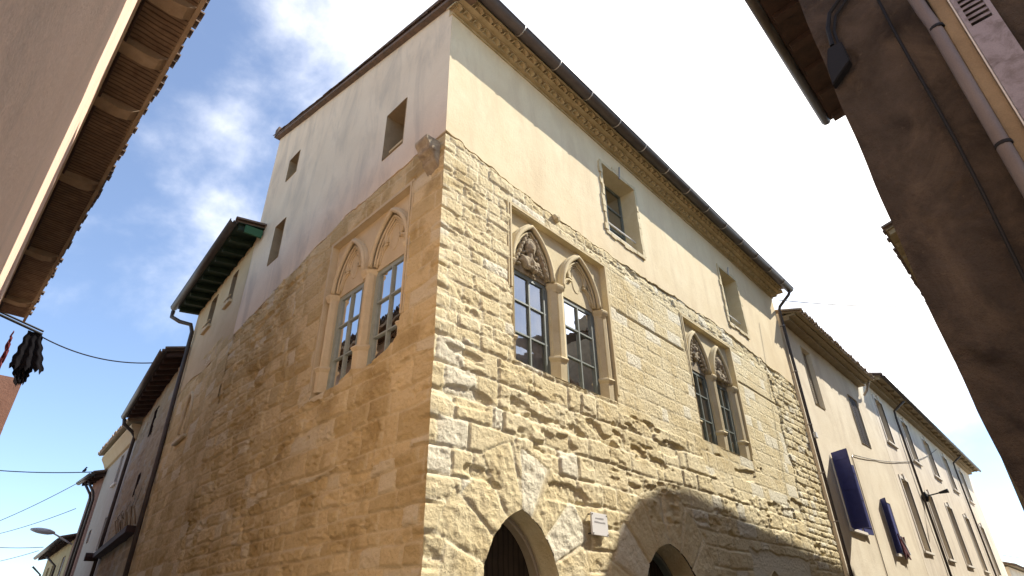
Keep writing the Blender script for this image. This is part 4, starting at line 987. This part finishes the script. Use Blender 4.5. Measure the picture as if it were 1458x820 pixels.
# ------------------------------------------------------------------ left: pink house, overhead eave
FP = Fr((-.075, 0), (lx, ly), (ly, -lx))
PK = house('pink_house', 'smooth pink rendered house at the left edge with deep timber eave', FP, -9, 20.4, 9.50, 7, M['pink'], [])
mb = MB(); mb.box(FP, -9, 20.4, 0.0, .03, 9.20, 9.41); mb.build('frieze', M['cream_trim'], PK)
RO = eave(PK, FP, -9, 20.4, 9.385, .70, M['wood'], M['beam'], M['tile'], slope=.10, rz=.22, rw=.26, curved=True, rlist=[-8, -6, -4, -2, 0, 1.8, 3.6, 5.4, 6.98, 8.21, 9.68, 12.3, 15.9, 19.0], gut=None, tilep=.2)
mb = MB(); mb.box(FP, -9, 20.4, .64, .70, 9.375, 9.46); mb.build('fascia', M['beam'], RO)
mb = MB(); mb.tube([FP.P(-9, .06, 9.39), FP.P(20.6, .06, 9.39)], .018, 8); mb.build('edge_pipe', M['darkwood'], PK)
mb = MB()
u = 2.
while u < 20.2:
    w_ = random.uniform(.12, .18); z_ = random.uniform(-.003, .003); mb.box(FP, u, u+w_, .04, .64, 9.385+.13-.035+z_, 9.385+.13+.01); u += w_+random.uniform(.002, .008)
mb.build('batten', M['wood'], RO)
TL = house('terracotta_house', 'terracotta house end seen below the hanging black cloth', Fr((2.59, 22.1), (lx*1.2, ly), (ly, -lx)), 0, 9, 8.35, 7, M['terra'],
           [dict(r=(.6, 1.1, 6.1, 7.0), m='brown_shutter'), dict(r=(2.7, 3.2, 6.1, 7.0), m='brown_shutter'), dict(r=(5., 5.5, 6.1, 7.0), m='brown_shutter')])
mb = MB(); mb.tube([FP.P(20.45, -.1, 9.5), aty(60, 476, 20.7)], .04, 8); mb.tube([FP.P(20.45, -.1, 9.58), aty(62, 472, 20.7)], .03, 8)
BR = tag(mb.build('iron_pole', M['black']), 'dark horizontal pole sticking out past the end of the pink house eave', 'pole')
def cloth(name, label, corners, mt, fold, seed, nx=26, nz=22, ragged=.06, th=.02):
    (a, b, c, d) = [Vector(x) for x in corners]; rr = random.Random(seed); mb = MB(); V = []
    for i in range(nx+1):
        s_ = i/nx; jag = ragged*math.sin(i*1.7+seed)*rr.uniform(.5, 1.2)
        for k in range(nz+1):
            t_ = k/nz; p = (a*(1-s_)+b*s_)*(1-t_)+(d*(1-s_)+c*s_)*t_
            p = p+Vector((.02*math.sin(k), fold*math.sin(s_*19+seed)*(.3+t_), 0))+Vector((0, 0, jag*t_*3))
            V.append(p)
    F = [(i*(nz+1)+k, (i+1)*(nz+1)+k, (i+1)*(nz+1)+k+1, i*(nz+1)+k+1) for i in range(nx) for k in range(nz)]
    V2 = [v+Vector((0, th, 0)) for v in V]; mb.add(V, F); mb.add(V2, F)
    return tag(mb.build(name, mt, smooth=True), label, 'cloth')
# ------------------------------------------------------------------ right: dark building close to the camera
KX, KY = 5.5, .384
FK = Fr((KX, KY), (-lx, -ly), (-ly, lx))
kz = lambda z: 1.6+(z-1.6)*1.279
DK = thing('dark_house', 'tall grimy dark rendered house at the right edge with grey pipe', 'house', (KX, KY, 0))
def dark_h(U, Zc): return .05*(fbm(U*.8, Zc*.7, 4)-.5)+.02*(fbm(U*7, Zc*7, 4)-.5)-.02*ss(.6, .66, fbm(U*1.6+3, Zc*1.6, 4)), U*0, U*0
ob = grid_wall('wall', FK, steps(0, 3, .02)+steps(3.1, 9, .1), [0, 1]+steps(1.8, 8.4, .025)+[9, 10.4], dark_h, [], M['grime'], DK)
oo = org(DK)
cy_ = lambda z: float(np.interp(z, [0, 2.3, 3.0, 4.0, 6.2, 10.4], [.21, .262, .318, .350, .375, .375]))-KY+.004*math.sin(z*5.3)
for v in ob.data.vertices:                     # the old corner leans and bulges a little
    f_ = max(0, 1+v.co.y/.8); v.co.y += f_*cy_(v.co.z)
mb = MB()
for k in range(40):
    z0, z1 = k*.26, (k+1)*.26
    a0 = FK.P(0, -.02, z0)+Vector((0, cy_(z0)-.01, 0)); a1 = FK.P(0, -.02, z1)+Vector((0, cy_(z1)-.01, 0))
    mb.add([a0, a0+Vector((5.4, 0, 0)), a1+Vector((5.4, 0, 0)), a1], [(0, 1, 2, 3)])
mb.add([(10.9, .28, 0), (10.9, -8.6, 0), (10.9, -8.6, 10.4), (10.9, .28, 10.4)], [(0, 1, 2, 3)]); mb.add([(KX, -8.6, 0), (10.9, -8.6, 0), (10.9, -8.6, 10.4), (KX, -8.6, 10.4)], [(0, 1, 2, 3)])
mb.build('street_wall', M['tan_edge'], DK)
mb = MB()                                      # paler worn arris low on the corner
for k in range(30):
    z0, z1 = 2.0+k*.08, 2.0+(k+1)*.08; g_ = lambda z: (.018+.014*math.sin(z*5)+.008*math.sin(z*17))*min(1, max(.1, (4.4-z)/.8))
    y0 = KY+cy_(z0); y1 = KY+cy_(z1)
    mb.prism([Vector((KX-.045, y0+.006, z0)), Vector((KX-.045, y0-g_(z0), z0)), Vector((KX+.05, y0-g_(z0), z0)), Vector((KX+.05, y0+.006, z0))], [Vector((KX-.045, y1+.006, z1)), Vector((KX-.045, y1-g_(z1), z1)), Vector((KX+.05, y1-g_(z1), z1)), Vector((KX+.05, y1+.006, z1))])
pass
FS = Fr((KX, .36), (1, 0), (0, 1))
eave(DK, FS, -.1, 5.4, 10.35, .66, M['darkwood'], M['darkwood'], M['tile'], rs=.75, back=8.5, gut=M['zinc'], gr=.08, rw=.16, rz=.12, slope=.12)
U_ = lambda u: u*1.279
pipe(DK, [FK.P(.93, .42, kz(6.35)), FK.P(.92, .14, kz(5.72)), FK.P(.93, .09, kz(5.56)), FK.P(.945, .08, kz(5.4)), FK.P(.97, .08, .1)], .054, M['pvc'])
for z_ in (kz(5.33), kz(4.2), kz(3)):
    mb = MB(); mb.tube([FK.P(.955, .08, z_), FK.P(.955, .08, z_+.03)], .062, 12); mb.build('pipe_clip', M['black'], DK)
mb = MB(); mb.tube([FK.P(.68+.015*math.sin(i*.9), .045, .2+i*.55) for i in range(18)], .014, 6); mb.build('wall_cable', M['black'], DK)
mb = MB(); mb.tube([FK.P(.42, .06, kz(6.4)), FK.P(.40, .07, kz(6.2)), FK.P(.24, .07, kz(6.1)), FK.P(.17, .07, kz(5.95)), FK.P(.15, .08, kz(5.75))], .022, 8); mb.tube([FK.P(.46, .04, kz(6.4)), FK.P(.44, .05, kz(6.15)), FK.P(.28, .05, kz(6.05)), FK.P(.21, .05, kz(5.9)), FK.P(.20, .06, kz(5.7))], .016, 8); mb.build('wall_cable', M['black'], DK)
mb = MB(); mb.prism([FK.P(u, .02, kz(z)) for u, z in ((.10, 5.72), (.24, 5.72), (.24, 5.48), (.02, 5.34), (.04, 5.55))], [FK.P(u, .12, kz(z)) for u, z in ((.10, 5.72), (.24, 5.72), (.24, 5.48), (.02, 5.34), (.04, 5.55))]); mb.build('cable_box', M['black'], DK, bevel=.01)
mb = MB(); mb.box(FK, 1.00, 1.12, -.05, .075, 2.4, 9); mb.build('window_surround', M['tan_edge'], DK, bevel=.008)
mb = MB(); mb.box(FK, 1.135, 1.36, .06, .10, 2.6, kz(5.19)); mb.box(FK, 1.135, 1.17, .06, .10, kz(5.19), 8.6); mb.box(FK, 1.325, 1.36, .06, .10, kz(5.19), 8.6)
z = kz(5.22)
SH = None
while z < 8.5: mb.prism([FK.P(1.17, n, z+q) for n, q in ((.065, .05), (.095, .0), (.10, .006), (.07, .056))], [FK.P(1.325, n, z+q) for n, q in ((.065, .05), (.095, .0), (.10, .006), (.07, .056))]); z += .062
mb.build('louvred_shutter', M['lilac'], DK)
mb = MB(); mb.tube([FK.P(1.125, .09, 2.6), FK.P(1.125, .09, 8.6)], .008, 6); mb.build('hinge_rod', M['white_paint'], DK)
# hidden-side neighbours along the same pavement, whose eave and added upper wall shade the front
GC = thing('gabled_house', 'gabled house beyond the dark corner house, hidden behind it', 'house', (13.7, .5, 0))
mb = MB(); pf = [(10.95, 0), (16.5, 0), (16.5, 8.3), (13.5, 9.0), (10.95, 8.3)]
mb.prism([Vector((x, .3, z)) for x, z in pf], [Vector((x, -5.5, z)) for x, z in pf]); mb.build('wall', M['grime'], GC)
mb = MB(); rf = [(10.95, 8.27), (13.5, 9.02), (16.55, 8.27), (16.55, 8.40), (13.5, 9.16), (10.95, 8.40)]
mb.prism([Vector((x, .42, z)) for x, z in rf], [Vector((x, -5.6, z)) for x, z in rf]); mb.build('roof', M['tile'], GC)
FN = Fr((16.65, .88), (1, .01), (-.01, 1))
RN = house('render_house', 'tan house whose tiled eave shows past the dark house corner on the right', FN, 0, 40, 10.9, 7, M['tan_edge'], [])
mb = MB(); pf = [(16.7, 11.3), (16.7, 11.8), (17.75, 12.4), (17.85, 13.45), (18.4, 13.85), (19.2, 14.15), (20.2, 14.25), (22.8, 13.95), (27.4, 13.45), (30, 13.2), (30, 11.3)]
mb.prism([Vector((x, .3, z)) for x, z in pf], [Vector((x, -.35, z)) for x, z in pf]); mb.build('shadow_wall', M['tan_edge'], RN)  # unseen wall added above the eave, outlined to cast the front's shade
eave(RN, FN, 0, 11.5, 10.72, .42, M['soffit'], M['soffit'], M['tile'], rs=.8, slope=.25, gut=None, back=5, tilep=.24)
# house behind the camera's left shoulder closing the crossing
# ------------------------------------------------------------------ street lamp
lp = FE.P(1.0, 0, 4.4)
SL = thing('street_lamp', 'pale grey street lamp on a curved arm above the low yellow house', 'street lamp', lp)
a0 = FE.P(-.2, .05, 5.35)
mb = MB(); mb.tube([a0, a0+FE.N*.3+Vector((0, 0, .14)), a0+FE.N*.6+Vector((0, 0, .30)), a0+FE.N*.9+Vector((0, 0, .44))], .035, 8); mb.build('arm', M['lampmetal'], SL, smooth=True)
hp = a0+FE.N*.8+Vector((0, 0, .44)); mb = MB()
pts = [hp+FE.N*(i*.12)+Vector((0, 0, .012*i)) for i in range(9)]; mb.tube(pts, [.05, .09, .12, .13, .13, .125, .11, .08, .04], 12); mb.build('lamp_head', M['lampmetal'], SL, smooth=True)

# ------------------------------------------------------------------ cables and bird
def cable(a, b, sag, label, r=.012, g='overhead street cables'):
    mb = MB(); n = 20
    mb.tube([a.lerp(b, i/n)-Vector((0, 0, sag*4*(i/n)*(1-i/n))) for i in range(n+1)], r, 5)
    o = mb.build('overhead_cable', M['black'], smooth=True); return tag(o, label, 'cable', g)
cable(aty(60, 480, 20.7), aty(228, 516, 20.5), .28, 'dark cable sagging from the black cloth to the weathered house eave', .02)
c2a, c2b = aty(-60, 664, 36), aty(132, 672, 31.5)
cable(c2a, c2b, .12, 'thick horizontal cable with a small bird on it', .022)
cable(aty(-40, 757, 38), aty(128, 678, 31.5), .15, 'thin cable rising to the greige house gutter, uppermost of the slanting ones', .014)
cable(aty(-40, 768, 44), aty(108, 724, 33.5), .15, 'thin cable rising to the brown house gutter', .014)
cable(aty(-40, 776, 44), aty(62, 779, 40), .08, 'lower horizontal cable reaching the yellow house eave', .016)
cable(aty(-40, 806, 46), aty(55, 784, 40), .08, 'lowest cable at the left edge of the picture', .014)
cable(aty(1108, 427, 5.0), Vector((23.3, 1.6, 11.2)), .10, 'cable crossing the white sky from the stone house gutter to the right', .014)
cable(FW.P(24.75, .03, 7.0), FW.P(46.5, .05, 11.2), .5, 'thin cable strung along the fronts of the white and long pale houses', .014)
cable(aty(1425, 790, 5.4), aty(1500, 797, 3.4), .1, 'short cable low at the right edge by the long pale house end', .02)
cloth('hanging_cloth', 'large folded black cloth hanging from the pole past the pink eave', [aty(40, 470, 20.7), aty(60, 477, 20.7), aty(61, 531, 20.7), aty(12, 521, 20.7)], M['blackcloth'], .035, 2, ragged=.03)
cloth('hanging_cloth', 'lower bunched part of black cloth above the terracotta house', [aty(16, 512, 20.85), aty(50, 520, 20.85), aty(36, 543, 20.85), aty(22, 548, 20.85)], M['blackcloth'], .03, 5, ragged=.03)
cloth('hanging_cloth', 'narrow dark red cloth hanging left of the black one', [aty(14, 478, 20.6), aty(20, 470, 20.6), aty(10, 505, 20.6), aty(-12, 545, 20.6)], M['red'], .04, 8, ragged=.04)
bp = c2a.lerp(c2b, .94)-Vector((0, 0, .03))+Vector((0, 0, .07))
bm = bmesh.new()
def bl(c, r, s):
    q = bmesh.ops.create_icosphere(bm, subdivisions=2, radius=r)
    for v in q['verts']: v.co = Vector((v.co.x*s[0], v.co.y*s[1], v.co.z*s[2]))+Vector(c)
bl((0, 0, .04), .055, (1, 1, 1.5)); bl((.02, 0, .14), .036, (1, 1, 1)); bl((.06, 0, .14), .014, (2, .6, .6)); bl((-.06, 0, -.03), .03, (1.1, .5, 2.2)); bl((0, .03, -.03), .01, (1, 1, 2)); bl((0, -.03, -.03), .01, (1, 1, 2))
me = bpy.data.meshes.new('bird'); bm.to_mesh(me); bm.free(); me.materials.append(M['feather']); ob = bpy.data.objects.new('bird', me); C.objects.link(ob); ob.location = bp
tag(ob, 'small dark bird perched on the thick horizontal cable', 'bird')
